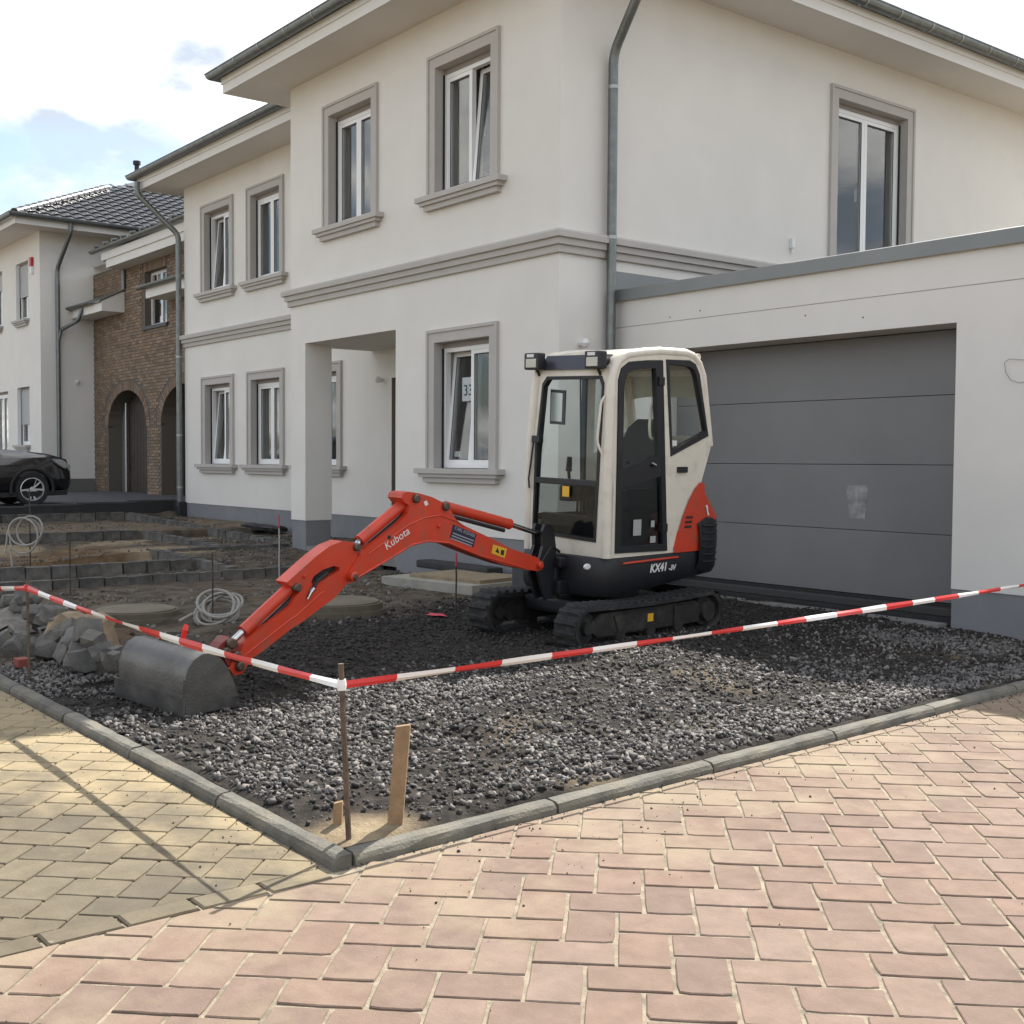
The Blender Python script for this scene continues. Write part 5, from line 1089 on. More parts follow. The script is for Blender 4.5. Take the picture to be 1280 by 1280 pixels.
# ---- cab
YL, YRr = .50, -.43
def fa(z_): return .580 - max(0, z_ - 1.5) * .065                 # windscreen leans back above the waist
side = [(.575, .702), (.582, 1.1), (.585, 1.52), (.553, 2.10), (.525, 2.20), (.46, 2.285), (.36, 2.335), (.15, 2.365), (-.05, 2.385), (-.40, 2.39), (-.50, 2.37), (-.585, 2.31), (-.64, 2.21), (-.675, 2.0), (-.735, 1.66), (-.745, 1.60), (-.62, 1.30), (-.50, 1.0), (-.40, .702)]
door_h = [(.497, .738), (.505, 1.45), (.492, 2.12), (.455, 2.215), (.36, 2.27), (.12, 2.295), (-.065, 2.305), (-.165, .722)]
rear_h = [(-.115, 2.31), (-.43, 2.318), (-.51, 2.29), (-.565, 2.21), (-.695, 1.69), (-.18, 1.515)]
SIDEF = lambda yy, s_: (lambda a, b, d: (a, yy - s_ * d - s_ * max(0, b - 1.5) * .035, b))
sp = E_(MB().plate(side, [door_h, rear_h], SIDEF(YL, 1), .045), 'cab_side', BEI)
rdoor = [(.49, .95), (.50, 1.45), (.485, 2.1), (.44, 2.22), (-.08, 2.29), (-.12, .95)]
sp2 = E_(MB().plate(side, [rdoor, [(-.18, 2.29), (-.45, 2.29), (-.56, 2.18), (-.66, 1.72), (-.21, 1.5)]], SIDEF(YRr, -1), .045), 'cab_side', BEI)
def inset(p, e):
    c_ = (sum(a for a, b in p) / len(p), sum(b for a, b in p) / len(p)); return [(a + (c_[0] - a) / math.hypot(c_[0] - a, c_[1] - b) * e, b + (c_[1] - b) / math.hypot(c_[0] - a, c_[1] - b) * e) for a, b in p]
# door: black frame with two panes
upw = [(.435, 1.42), (.44, 1.5), (.425, 2.08), (.39, 2.17), (.32, 2.205), (.03, 2.235), (-.02, 1.52)]
lww = [(.44, .80), (.445, 1.26), (-.05, 1.35), (-.10, .785)]
door = E_(MB().plate(inset(door_h, .004), [upw, lww], SIDEF(YL + .012, 1), .05), 'cab_door', BLK)
E_(MB().plate(upw, [], SIDEF(YL - .012, 1), .006), 'door_pane', XG, door); E_(MB().plate(lww, [], SIDEF(YL - .012, 1), .006), 'door_pane', glass('cab_glass_dim', (.62, .65, .65), .8, base=.02), door)
E_(MB().tube([(.10, YL + .02, 1.46), (.05, YL + .03, 1.44)], .014, 8), 'door_handle', CHR, door)
for z_ in (2.13, .92): E_(MB().box(-.14 + (z_ - .9) * .06, -.07 + (z_ - .9) * .06, YL - .02 - max(0, z_ - 1.5) * .03, YL + .03 - max(0, z_ - 1.5) * .035, z_ - .035, z_ + .035, ch=.006), 'hinge', BLK, door)
for (a, z_, w_, h_, m_) in ((.17, .87, .10, .13, WHS), (-.0, .93, .045, .055, WHS), (-.02, .80, .07, .055, WHS)): E_(MB().box(a, a + w_, YL - .004, YL - .002, z_, z_ + h_), 'sticker', mat('sticker_faded', (.36, .37, .36), .7), door)
rs = E_(MB().plate(inset(rear_h, -.004), [inset(rear_h, .05)], SIDEF(YL + .006, 1), .05), 'rear_window_seal', SEAL); E_(MB().plate(inset(rear_h, .04), [], SIDEF(YL - .01, 1), .006), 'side_pane', XG)
E_(MB().box(-.27, -.20, YL - .012, YL - .009, 1.60, 1.645), 'sticker', WHS)
E_(MB().plate(inset(rdoor, -.004), [inset(rdoor, .05)], SIDEF(YRr - .004, -1), .045), 'window_seal', SEAL); E_(MB().plate(rdoor, [], SIDEF(YRr + .02, -1), .006), 'side_pane', XG)
E_(MB().plate([(-.18, 2.29), (-.45, 2.29), (-.56, 2.18), (-.66, 1.72), (-.21, 1.5)], [], SIDEF(YRr + .02, -1), .006), 'side_pane', XG)
E_(MB().box(-.40, -.27, YL - .005, YL + .02, 1.375, 1.425, ch=.008), 'catch', BLK)
# rounded tube running round the near and far roof edges
for yy, s_ in ((YL, 1), (YRr, -1)):
    pts = [(a - .012 if i < 5 else a, yy - s_ * .028 - s_ * max(0, z_ - 1.5) * .035, z_ - (.012 if 5 <= i <= 12 else 0)) for i, (a, z_) in enumerate(side[:16])]
    E_(MB().tube(pts, .040, 12), 'cab_pillar', BEI, smooth=True)
# front frame
def FF(y_, z_, d): return (fa(z_) + .004 - d, y_ - max(0, z_ - 1.5) * .035 * (1 if y_ > 0 else -1), z_)
fo_ = [(YRr, .702), (YL, .702), (YL, 1.45), (YL - .0, 2.16), (YL - .05, 2.235), (YRr + .05, 2.235), (YRr, 2.16), (YRr, 1.45)]
fh = [(-.335, .845), (.375, .825), (.395, 1.5), (.405, 2.09), (.375, 2.15), (-.27, 2.15), (-.315, 2.09), (-.325, 1.5)]
E_(MB().plate(fo_, [fh], FF, .05), 'cab_front', BEI)
E_(MB().plate(inset(fh, -.003), [inset(fh, .028)], lambda y_, z_, d: (FF(y_, z_, 0)[0] + .010 - d, FF(y_, z_, 0)[1], z_), .055), 'windscreen_seal', SEAL)
E_(MB().plate([(-.31, 1.31), (.38, 1.31), (.385, 1.5), (.392, 2.08), (.365, 2.13), (-.26, 2.13), (-.30, 2.08), (-.31, 1.5)], [], lambda y_, z_, d: (FF(y_, z_, 0)[0] - .015 - d, FF(y_, z_, 0)[1], z_), .006), 'windscreen', XG)
E_(MB().plate([(-.31, .86), (.36, .842), (.38, 1.27), (-.31, 1.27)], [], lambda y_, z_, d: (FF(y_, z_, 0)[0] - .012 - d, y_, z_), .006), 'lower_windscreen', glass('cab_glass_dim'))
E_(MB().box(.545, .595, -.32, .375, 1.265, 1.315, ch=.006), 'windscreen_bar', BLK)
E_(MB().box(.588, .592, .0, .075, 1.17, 1.255), 'warning_sticker', YEL)
# roof
rp = [q for q in side[4:14]]; mb = MB(); vs = []
for (a, z_) in rp:
    o_ = max(0, z_ - 1.5) * .035
    vs += [(a, YRr + .03 + o_, z_ - .004), (a, YRr + .25, z_ + .02), (a, YL - .25, z_ + .02), (a, YL - .03 - o_, z_ - .004)]
mb.add(vs, [(i * 4 + k, i * 4 + k + 1, (i + 1) * 4 + k + 1, (i + 1) * 4 + k) for i in range(len(rp) - 1) for k in range(3)]); E_(mb, 'roof', mat('cab_roof', (.52, .48, .40), .45), smooth=True)
E_(MB().add([(.565, -.33, 2.205), (.565, .37, 2.205), (.50, .34, 2.325), (.50, -.30, 2.325), (.5, -.33, 2.20), (.5, .37, 2.20), (.40, .34, 2.33), (.40, -.30, 2.33)], [(0, 1, 2, 3), (3, 2, 6, 7), (0, 4, 5, 1), (0, 3, 7, 4), (1, 5, 6, 2)]), 'sun_visor', mat('visor_dark', (.035, .037, .05), .25))
# rear wall of the cab
mb = MB(); vs = [];
bk = [(-.66, 2.18), (-.70, 2.0), (-.74, 1.62), (-.62, 1.28), (-.5, 1.0), (-.42, .70)]
mb.plate([(YRr + .02, 2.25), (YL - .04, 2.25), (YL - .02, 1.62), (YRr + .0, 1.62)], [[(YRr + .1, 2.2), (YL - .1, 2.2), (YL - .1, 1.68), (YRr + .1, 1.68)]], lambda y_, z_, d: (-.745 + (z_ - 1.62) * .16 + d, y_, z_), .03)
mb.add([(-.735, YRr, 1.62), (-.735, YL - .02, 1.62), (-.60, YL - .02, 1.28), (-.60, YRr, 1.28), (-.42, YL - .02, .7), (-.42, YRr, .7)], [(0, 1, 2, 3), (3, 2, 4, 5)]); E_(mb, 'cab_rear', BEI)
E_(MB().plate([(YRr + .1, 2.2), (YL - .1, 2.2), (YL - .1, 1.68), (YRr + .1, 1.68)], [], lambda y_, z_, d: (-.738 + (z_ - 1.62) * .16 + d, y_, z_), .006), 'rear_pane', XG)
E_(MB().lathe([(.012, -.01), (.03, -.01), (.03, .01), (.012, .01), (.012, -.01)], 14, 'y', (-.60, YL - .07, 2.36)), 'lifting_eye', BEI)
# inside: floor, seat, consoles, levers
E_(MB().box(-.45, .55, YRr + .03, YL - .05, .70, .74), 'cab_floor', BLK)
SEATM = mat('seat_black', (.022, .022, .024), .8, bump=.3, bscale=90)
seat = E_(MB().box(-.38, .10, -.20, .26, 1.02, 1.15, ch=.04), 'seat', SEATM, smooth=True)
bb = MB(); pr_ = [(-.36, 1.12), (-.22, 1.16), (-.30, 1.50), (-.40, 1.74), (-.46, 1.82), (-.52, 1.78), (-.50, 1.55), (-.46, 1.2)]
bw = [.22, .22, .23, .19, .13, .13, .19, .22]
bb.add([(a, .03 + w_, z_) for (a, z_), w_ in zip(pr_, bw)] + [(a, .03 - w_, z_) for (a, z_), w_ in zip(pr_, bw)], [tuple(range(8)), tuple(range(15, 7, -1))] + [(i, (i + 1) % 8, 8 + (i + 1) % 8, 8 + i) for i in range(8)]); E_(bb, 'backrest', SEATM, seat, smooth=True)
E_(MB().box(-.33, .0, -.15, .2, .74, 1.03, ch=.02), 'seat_base', BLK, seat)
E_(MB().tube(bend((-.42, .30, 1.55), (-.30, .33, 1.40), (-.26, .32, 1.22)), .012, 6), 'seat_belt', mat('belt_red', (.4, .05, .03), .7), seat)
for y_ in (.34, -.30):
    cn = E_(MB().box(-.20, .24, y_ - .07, y_ + .06, 1.10, 1.24, ch=.02), 'console', BLK)
    E_(MB().tube([(.18, y_, 1.23), (.20, y_, 1.36)], .014, 8), 'lever', BLK, cn); E_(MB().tube([(.20, y_, 1.36), (.215, y_ + .02, 1.48)], [.028, .022], 8), 'grip', BLK, cn)
for y_ in (.0, .1): E_(MB().tube([(.42, y_, .74), (.40, y_, 1.18), (.36, y_, 1.28)], .010, 6), 'travel_lever', BLK)
E_(MB().box(.46, .53, -.30, .35, .74, 1.02, ch=.02), 'dash', BLK)
E_(MB().tube(bend((-.10, YL - .07, 1.95), (-.02, YL - .09, 1.93), (.0, YL - .09, 1.75), (-.02, YL - .09, 1.66), (-.10, YL - .07, 1.65)), .013, 8), 'grab_rail', BEI)
# outside: grab handle, lamps, mirror, wiper
E_(MB().tube(bend((fa(2.03) + .00, YL - .06, 2.03), (fa(1.95) + .055, YL - .09, 1.95), (fa(1.6) + .06, YL - .10, 1.62), (fa(1.5) + .005, YL - .055, 1.49)), .011, 8), 'grab_handle', BEI, smooth=True)
for y_, a0 in ((-.345, .56), (.335, .56)):
    lm = E_(MB().box(a0, a0 + .085, y_ - .085, y_ + .085, 2.205, 2.345, ch=.016), 'work_lamp', BLK)
    MB().box(a0 + .081, a0 + .088, y_ - .06, y_ + .06, 2.222, 2.295, ch=.003).build('lens', mat('lamp_lens', (.36, .34, .30), .1, .55), lm); MB().box(a0 + .084, a0 + .087, y_ - .05, y_ + .03, 2.308, 2.334).build('lamp_label', WHS, lm)
    MB().box(a0 - .09, a0, y_ - .05, y_ + .045, 2.23, 2.30, ch=.02).build('housing', BLK, lm); MB().tube([(a0 + .02, y_, 2.22), (a0 - .02, y_, 2.16)], .012, 6).build('bracket', BLK, lm)
mr_ = E_(MB().plate([(-.28, 1.76), (-.12, 1.755), (-.115, 2.04), (-.28, 2.05)], [[(-.265, 1.785), (-.142, 1.78), (-.138, 2.015), (-.265, 2.025)]], lambda y_, z_, d: (.47 - d, y_, z_), .02), 'mirror', BLK)
E_(MB().plate([(-.265, 1.785), (-.142, 1.78), (-.138, 2.015), (-.265, 2.025)], [], lambda y_, z_, d: (.475 - d, y_, z_), .003), 'mirror_glass', mat('mirror_silver', (.62, .63, .63), .35, .6), mr_)
E_(MB().box(.555, .61, -.355, -.265, 1.60, 1.66, ch=.008), 'wiper_motor', BLK); E_(MB().tube([(.60, -.335, 1.62), (.615, -.37, 1.30), (.61, -.365, 1.22)], .008, 6), 'wiper_arm', BLK); E_(MB().tube([(.605, -.30, 1.60), (.60, -.305, 1.40)], .013, 6), 'wiper_blade', BLK)
E_(MB().tube([(fa(1.9) - .08, .06, 2.14), (fa(1.7) - .14, .05, 1.36)], .008, 6), 'frame_bar', BLK)

# ---- boom bracket, boom, arm, bucket in the plane of the boom
FX, FZ = .86, .609; SW = R(2.9)
ev = np.array([math.cos(SW), math.sin(SW), 0]); ln = np.array([-math.sin(SW), math.cos(SW), 0])
def bp(s_, z_, y_): p = np.array([FX, 0, 0]) + ev * s_ + ln * y_; return (p[0], p[1], z_)
def pxb(u, v, y_):                                   # pixel on the boom plane shifted y_ to the left -> (s, z)
    c_ = XB @ (CAM - XO) - np.array([FX, 0, 0]); d = XB @ ray(u, v); t_ = (y_ - c_ @ ln) / (d @ ln); q = c_ + d * t_; return (q @ ev, q[2])
def P7(L, y_): return [pxb(380 + a / 4, 600 + b / 4, y_) for a, b in L]
def P8(L, y_): return [pxb(130 + a / 4, 660 + b / 4, y_) for a, b in L]
BW = .075
boom = [(1195, 425), (1170, 388), (1040, 345), (950, 298), (860, 256), (790, 222), (755, 190), (735, 150), (705, 118), (640, 85), (575, 66), (520, 58), (494, 68), (488, 90), (505, 112), (528, 130), (520, 170), (470, 222), (375, 298), (300, 352), (262, 400), (232, 450), (216, 480), (232, 506), (262, 492), (350, 442), (420, 402), (480, 362), (540, 328), (600, 311), (660, 308), (720, 318), (800, 352), (880, 383), (1000, 424), (1100, 446), (1170, 456), (1192, 446)]
bo_ = E_(MB().plate(P7(boom, BW), [], lambda a, b, d: bp(a, b, BW - d), 2 * BW), 'boom', ORG)
# weld rib along the side, pins and bosses
rib = [(320, 372), (430, 290), (520, 226), (600, 190), (680, 176), (760, 205), (800, 232)]
E_(MB().tube([bp(a, b, BW) for a, b in P7(rib, BW)], .006, 6), 'weld', ORG, bo_)
rib = [(270, 486), (420, 398), (540, 324), (620, 306), (720, 314), (880, 379), (1100, 440)]
E_(MB().tube([bp(a, b, BW) for a, b in P7(rib, BW)], .008, 6), 'flange', ORG, bo_)
STP = mat('pin_steel', (.16, .12, .09), .5, .6, var=.4, vscale=30)
def pin(p7, r_, w_, par, mt=STP, y_=BW, head=True):
    return E_(MB().lathe([(.001, -w_), (r_, -w_), (r_, w_), (r_ * .7, w_ + .008), (.001, w_ + .008)], 16, 'y'), 'pin', mt, par)
def put(o, s_, z_): q = bp(s_, z_, 0); o.matrix_local = Matrix.Translation(q) @ Matrix.Rotation(SW, 4, 'Z'); return o
for q, r_, w_, m_ in (((1175, 425), .030, .10, ORG), ((558, 92), .032, .095, STP), ((706, 132), .032, .095, STP), ((236, 480), .034, .115, ORG), ((236, 482), .022, .125, STP), ((672, 230), .015, .085, ORG), ((425, 286), .014, .079, STX)): put(pin(None or P7([q], BW)[0], r_, w_, bo_, m_), *P7([q], BW)[0])
E_(MB().plate(P7([(745, 222), (862, 272), (846, 338), (728, 290)], BW), [], lambda a, b, d: bp(a, b, BW + .002 - d), .004), 'company_plate', mat('plate_blue', (.02, .022, .045), .5), bo_)
def tlines(txt, size, q0, q1, y_, mt, par, shear=0, name='lettering'):
    (s0, z0_), (s1, z1_) = P7([q0], y_)[0], P7([q1], y_)[0]; me = text_mesh(txt, size, mt, name, .0008, shear)
    xs_ = [v.co.x for v in me.vertices]; wd = max(xs_) - min(xs_); L2 = math.hypot(s1 - s0, z1_ - z0_); k_ = L2 / wd
    dx = np.array([(s1 - s0), 0, (z1_ - z0_)]); dx /= np.linalg.norm(dx); ox = ev * dx[0] + np.array([0, 0, 1]) * dx[2]; up = np.cross(ln, ox); up = up if up[2] > 0 else -up; q = bp(s0, z0_, y_)
    o = link(name, me, par); o.matrix_local = Matrix(((ox[0] * k_, up[0] * k_, ln[0], q[0]), (ox[1] * k_, up[1] * k_, ln[1], q[1]), (ox[2] * k_, up[2] * k_, ln[2], q[2]), (0, 0, 0, 1))); return o
for i, (txt, y0) in enumerate((('Kubota', None),)):
    o = tlines('Kubota', .12, (412, 352), (528, 268), BW + .0015, mat('decal_white', (.75, .72, .68), .5), bo_)
TP = mat('plate_print', (.32, .33, .38), .6)
for a, b in (((752, 246), (852, 288)),): tlines('CARL KISSNER', .05, a, b, BW + .0045, TP, bo_)
for i in range(3): E_(MB().plate(P7([(744 - i * 5, 262 + i * 13), (848 - i * 5, 302 + i * 13), (846 - i * 5, 307 + i * 13), (742 - i * 5, 267 + i * 13)], BW), [], lambda a, b, d: bp(a, b, BW + .004 - d), .002), 'print_line', TP, bo_)
E_(MB().plate(P7([(946, 322), (1014, 344), (1002, 390), (936, 366)], BW), [], lambda a, b, d: bp(a, b, BW + .002 - d), .004), 'warning_sticker', YEL, bo_)
E_(MB().plate(P7([(956, 360), (966, 338), (976, 366)], BW), [], lambda a, b, d: bp(a, b, BW + .0045 - d), .002), 'symbol', STX, bo_); E_(MB().plate(P7([(984, 348), (1000, 352), (996, 378), (982, 372)], BW), [], lambda a, b, d: bp(a, b, BW + .0045 - d), .002), 'symbol', STX, bo_)
E_(MB().plate(P7([(598, 110), (612, 102), (622, 122), (606, 130)], BW), [], lambda a, b, d: bp(a, b, BW + .002 - d), .003), 'grease_label', WHS, bo_)
# arm
AW = .062
arm = [(628, 705), (650, 738), (692, 728), (735, 656), (800, 612), (942, 500), (992, 470), (1080, 402), (1160, 345), (1208, 285), (1246, 268), (1262, 236), (1243, 210), (1262, 150), (1276, 100), (1248, 72), (1192, 65), (1130, 90), (1060, 142), (990, 205), (915, 272), (930, 292), (968, 292), (978, 320), (955, 350), (930, 392), (840, 462), (760, 526), (700, 582), (686, 615), (640, 670)]
slot = [(1036, 268), (1050, 240), (1095, 208), (1150, 190), (1178, 196), (1176, 215), (1130, 240), (1080, 268), (1045, 290)]
ar = E_(MB().plate(P8(arm, AW), [P8(slot, AW)], lambda a, b, d: bp(a, b, AW - d), 2 * AW), 'arm', ORG)
E_(MB().plate(P8(slot, AW), [], lambda a, b, d: bp(a, b, AW - .05 - d), .02), 'arm_web', STX, ar)
E_(MB().tube([bp(a, b, AW + .012) for a, b in P8([(1012, 355), (1028, 320), (1042, 300)], AW)], [.008, .014, .018], 8), 'valve', CHR, ar); E_(MB().tube([bp(a, b, AW + .012) for a, b in P8([(1042, 300), (1060, 265), (1110, 225)], AW)], .012, 8), 'hose', SEAL, ar)
for q, r_, w_, m_ in (((965, 297), .030, .075, STP), ((1262, 95), .028, .08, STP), ((1002, 240), .014, .07, ORG), ((675, 690), .03, .085, STP)): put(pin(None, r_, w_, ar, m_), *P8([q], AW)[0])
E_(MB().tube([bp(a, b, AW) for a, b in P8([(700, 640), (930, 458), (960, 440), (1080, 330), (1100, 318)], AW)], .006, 6), 'weld', ORG, ar)
def cylinder(pts_px, r_, rr, name, hoses=True):
    (a0, a1, a2) = [pxb(u, v, 0) for u, v in pts_px]; c_ = E_(MB().tube([bp(*a0, 0), bp(*a1, 0)], r_, 18), name, ORG, smooth=True)
    MB().tube([bp(*a1, 0), bp(a1[0] + (a2[0] - a1[0]) * .02, a1[1] + (a2[1] - a1[1]) * .02, 0)], r_ * 1.06, 18).build('gland', ORG, c_, smooth=True); MB().tube([bp(*a1, 0), bp(*a2, 0)], rr, 12).build('rod', CHR, c_, smooth=True)
    d = Vector((a1[0] - a0[0], a1[1] - a0[1])).normalized(); pz = Vector((-d.y, d.x)); pz = pz if pz.y < 0 else -pz
    if hoses:
        hp_ = [bp(a0[0] + (a1[0] - a0[0]) * f + pz.x * (r_ + .02), a0[1] + (a1[1] - a0[1]) * f + pz.y * (r_ + .02), .015) for f in (.02, .2, .45, .7, .92)]; MB().tube(hp_, .016, 8).build('hose', SEAL, c_, smooth=True)
    return c_
cylinder(((512, 623), (449, 676), (443, 687)), .041, .022, 'arm_cylinder')
cylinder(((366, 731), (304, 789), (291, 801)), .041, .022, 'bucket_cylinder')
cylinder(((556, 633), (636, 655), (676, 668)), .041, .020, 'boom_cylinder')
# swing bracket at the front of the body
bkt = [(.70, .36), (.69, .62), (.735, .86), (.78, .945), (.85, .955), (.875, .90), (.865, .78), (.915, .64), (.91, .56), (.86, .42), (.82, .34)]
for y_ in (-.066, .034): E_(MB().plate(bkt, [], lambda a, b, d: (a, y_ + .03 * d, b), 1), 'boom_bracket', BLK)
E_(MB().lathe([(.07, .34), (.07, .66)], 18, 'z', (.70, 0, 0)), 'king_post', BLK, smooth=True); E_(MB().box(.58, .74, -.13, .13, .38, .50, ch=.02), 'bracket_mount', BLK); E_(MB().box(.58, .74, -.13, .13, .60, .68, ch=.02), 'bracket_mount', BLK)
for i, y_ in enumerate((-.06, 0, .05)): E_(MB().tube(bend((.66, y_, .72), (.78, y_ + .02, .78), (.92, y_ + .02, .62), (1.1, y_, .66)), .012, 6), 'hose', SEAL)
# links and coupler between arm and bucket
(sA, zA), = P8([(675, 690)], 0); 
lk = E_(MB().plate(P8([(590, 575), (560, 610), (600, 650), (625, 700), (680, 740), (700, 690), (680, 620), (665, 560), (630, 545)], .05), [], lambda a, b, d: bp(a, b, .05 - d), .10), 'coupler', mat('coupler_red', (.25, .03, .02), .5, var=.4, vscale=8))
for q in ((625, 575), (600, 620), (650, 640)): put(pin(None, .034, .075, lk, STP), *P8([q], .04)[0])
# ditching bucket lying open side down
(sE, zE) = pxb(229, 894, .48); BHW = .365
prof = [(0, 0), (.0, .10), (.0, .20), (-.02, .265), (-.06, .312), (-.115, .338), (-.175, .336), (-.235, .30), (-.285, .235), (-.325, .15), (-.36, .06)]
zg0 = zE + .0; s0 = sE
yc_ = .118
mb = MB(); n = len(prof); th = .014
vs = [bp(s0 + a, zg0 + b, yc_ + y_) for y_ in (-BHW, BHW) for a, b in prof] + [bp(s0 + a * .96 - .012, zg0 + max(b - .014, 0) * .97, yc_ + y_ * .98) for y_ in (-BHW, BHW) for a, b in prof]
mb.add(vs, [(i, i + 1, n + i + 1, n + i) for i in range(n - 1)] + [(2 * n + i, 3 * n + i, 3 * n + i + 1, 2 * n + i + 1) for i in range(n - 1)] + [(0, n, 3 * n, 2 * n), (n - 1, 3 * n - 1, 4 * n - 1, 2 * n - 1)]); bu = E_(mb, 'bucket', BKT, smooth=True); smooth_by_angle(bu.data, 50)
for y_, w_ in ((-BHW, .016), (BHW - .004, .016)): MB().plate(prof, [], lambda a, b, d: bp(s0 + a, zg0 + b, yc_ + y_ + d), w_).build('side_plate', BKT, bu)
MB().add([bp(s0 + a, zg0 + b, yc_ + y_) for y_ in (-BHW - .012, BHW + .022) for a, b in ((.016, -.012), (.018, .098), (-.004, .10), (-.004, -.012))], [(0, 1, 5, 4), (1, 2, 6, 5), (2, 3, 7, 6), (3, 0, 4, 7), (0, 3, 2, 1), (4, 5, 6, 7)]).build('cutting_edge', BKT, bu)
MB().add([bp(s0 + a, zg0 + b, yc_ + BHW + y_) for y_ in (.013, .026) for a, b in ((-.0, 0), (-.0, .06), (-.30, .06), (-.36, .0))], [(0, 1, 2, 3), (4, 7, 6, 5), (0, 4, 5, 1), (1, 5, 6, 2), (2, 6, 7, 3)]).build('side_cutter', BKT, bu)
for y_ in (-.075, .06): MB().plate([(-.12, .31), (-.22, .29), (-.31, .18), (-.40, .20), (-.40, .30), (-.32, .37), (-.22, .38)], [], lambda a, b, d: bp(s0 + a, zg0 + b, -.0 + y_ + d), .018).build('hanger', BKT, bu)

# ------------------------------------------------------------------ barrier: posts, tape, stakes
zf = lambda x, y: float(terrain(x, y))
def post(x, y, top, label, lean=(0, 0), r_=.0095):
    o = tag(empty('iron_post', (x, y, zf(x, y))), label, 'post'); z0_ = zf(x, y); n = 8
    MB().tube([(lean[0] * i / n, lean[1] * i / n, -.08 + (top - z0_ + .08) * i / n) for i in range(n + 1)], r_, 8).build('shaft', mat('rusty_iron', (.17, .12, .085), .7, .3, var=.5, vscale=25, bump=.6, bscale=150), o); return o
p1 = hit(2, .02, 37, 847); p2 = hit(2, .0, 437, 1063)
post(p2[0], p2[1], .70, 'rusty iron post in the kerb corner carrying the tape', (-.012, -.03), .011)
post(p1[0], p1[1], .66, 'iron post in front of the cobble heap carrying the tape', (-.03, -.0), .010)
REDT = mat('tape_red', (.62, .03, .03), .4); WHT = mat('tape_white', (.80, .78, .76), .4)
t0 = hit(0, p1[0] - .02, 33, 735); t1_ = np.array([p2[0] - .012, p2[1] - .026, .62])
t2_ = np.array([6.16, -.9, .655]); t2b = np.array([6.02, 1.9, .72]); tm1 = hit(0, p1[0] - 4, -140, 730)
post(tm1[0], tm1[1], float(tm1[2]) + .05, 'iron post further along the front kerb carrying the tape\'s far end')
post(t2b[0], t2b[1] - .02, float(t2b[2]) + .05, 'iron post beyond the garage front carrying the other tape end')
tape = tag(empty('barrier_tape', tuple(t1_)), 'red and white barrier tape strung along the kerb between iron posts', 'tape')
def span(a, b, sag, w0=.021, seg=.26, ph=0., first=0):
    a, b = np.array(a), np.array(b); L_ = np.linalg.norm(b - a); n = max(2, int(L_ / .035)); rows = []
    d = (b - a) / L_; side_ = np.cross(d, [0, 0, 1]); side_ /= np.linalg.norm(side_); up = np.cross(side_, d)
    for i in range(n + 1):
        f = i / n; s_ = f * L_; p = a + (b - a) * f - np.array([0, 0, 4 * sag * f * (1 - f)]); tw_ = .5 * math.sin(s_ * 1.3 + ph) + .3 * math.sin(s_ * 3.7 + ph); wd = w0 * (.9 + .14 * math.sin(s_ * 2.2 + ph * 2) + .08 * math.sin(s_ * 9 + ph)); u_ = up * math.cos(tw_) + side_ * math.sin(tw_); v_ = side_ * math.cos(tw_) - up * math.sin(tw_)
        rows.append([p + u_ * wd, p + v_ * .006, p - u_ * wd, p - v_ * .006])
    mb = MB(); cur = []
    for i in range(n):
        k_ = int((i + .5) / n * L_ / seg + first) % 2; mb.add(rows[i] + rows[i + 1], [(q, (q + 1) % 4, 4 + (q + 1) % 4, 4 + q) for q in range(4)], k_)
    o = mb.build('tape_span', [REDT, WHT], tape, fix=True); o.location = tuple(-t1_); return o
span(t1_, t2_, .012, .0155, .262); span(t2_, t2b, .01, .0155, .262, 1); span(t1_, t0, .03, .019, .262, 2., 1); span(t0, tm1, .02, .018, .262, 3)
o = MB().tube([(0, 0, -.02), (-.002, 0, .0), (0, 0, .022)], [.016, .019, .015], 10).build('tape_knot', WHT, tape)
o = MB().tube([(0, 0, -.018), (-.002, 0, .0), (0, 0, .02)], [.014, .017, .014], 10).build('tape_knot', REDT, tape); o.location = tuple(t0 - t1_)
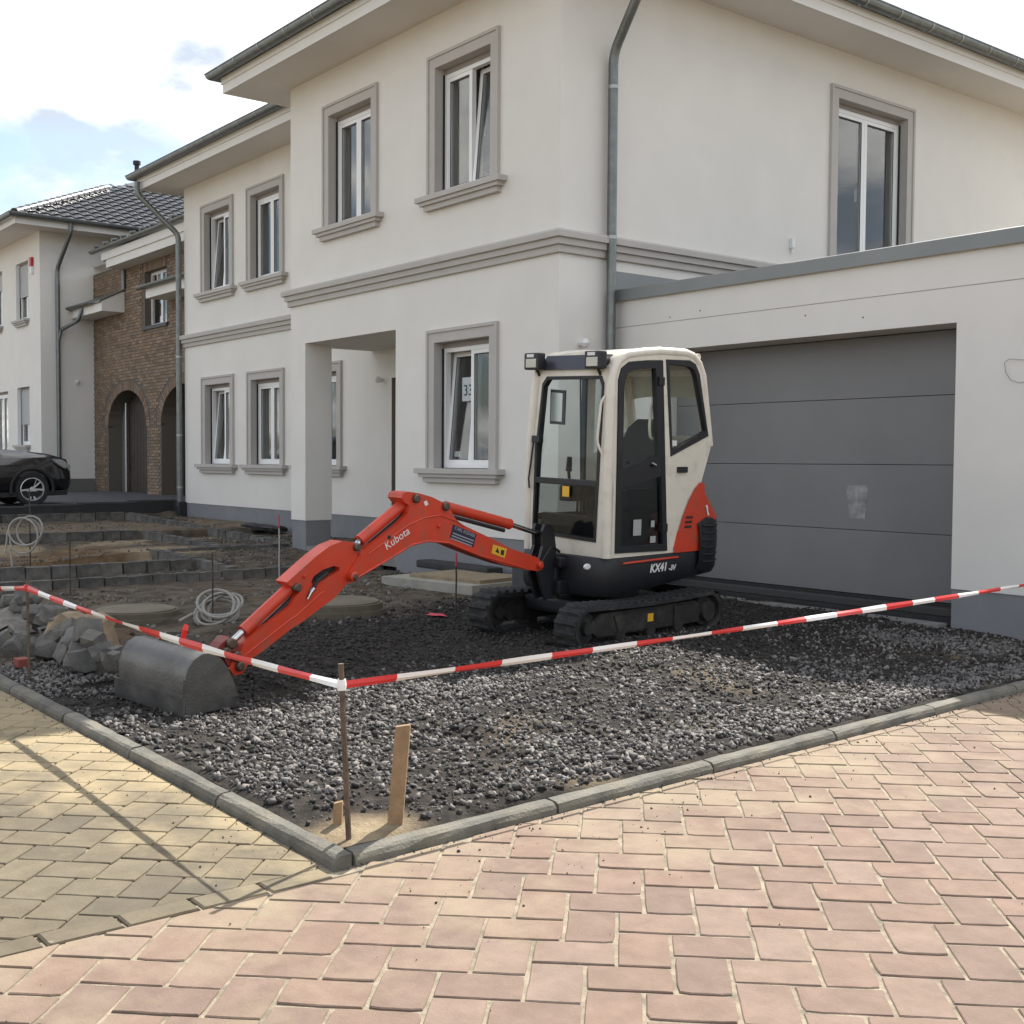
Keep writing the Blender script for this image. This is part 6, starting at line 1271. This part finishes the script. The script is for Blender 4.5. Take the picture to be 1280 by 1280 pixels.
q = t1_ + (t0 - t1_) * .5; kk = hit(1, float(q[1]), 229, 800)
mb = MB(); mb.tube([(0, 0, .0), (.02, .0, .05), (.015, .01, .075)], [.012, .016, .010], 6, 0, flat=.35); mb.tube([(0, 0, 0), (-.01, 0, -.03)], [.014, .008], 6, 1, flat=.4); o = mb.build('tape_knot', [REDT, WHT], tape); o.location = tuple(kk - t1_)
WOOD = mat('wood_stake', (.34, .22, .12), .8, var=.3, vscale=14, bump=.3, bscale=60)
def stake(u, v, top_u, top_v, w_, th_, h_, label, rz):
    p = hit(2, .0, u, v); z0_ = zf(p[0], p[1]); o = tag(empty('wood_stake', (p[0], p[1], z0_)), label, 'stake'); tp = None
    for hh in np.arange(.05, 1.0, .005):
        q = M3 @ (np.array([p[0], p[1], z0_ + hh]) - CAM); 
        if 640 + FPX * q[1] / q[2] < top_v: break
    q = M3 @ (np.array([p[0], p[1], z0_ + hh]) - CAM); du = (top_u - (640 + FPX * q[0] / q[2])) * q[2] / FPX; rt_ = M3[0]
    dx, dy = rt_[0] * du, rt_[1] * du
    mb = MB(); c_, s_ = math.cos(rz), math.sin(rz); vs = []
    for (zz_, k_) in ((-.12, 0), (hh - .012, 1), (hh, 1.0)):
        f = max(0, zz_) / hh
        for (a, b) in ((-w_, -th_), (w_, -th_), (w_, th_), (-w_, th_)): a2 = a * (.93 if zz_ == hh else 1); vs.append((a2 * c_ - b * s_ + dx * f, a2 * s_ + b * c_ + dy * f, zz_ + (.008 * (a > 0) if zz_ > 0 else 0)))
    mb.add(vs, [(i * 4 + k_, i * 4 + (k_ + 1) % 4, (i + 1) * 4 + (k_ + 1) % 4, (i + 1) * 4 + k_) for i in range(2) for k_ in range(4)] + [(8, 9, 10, 11)]); mb.build('post', WOOD, o); return o
stake(491, 1047, 504, 908, .029, .014, .4, 'tall leaning wooden stake in the gravel near the kerb corner', R(50))
stake(421, 1045, 423, 1004, .017, .012, .2, 'short wooden peg beside the post in the kerb corner', R(50))
# a few dry crumbs and leaves swept against the kerb
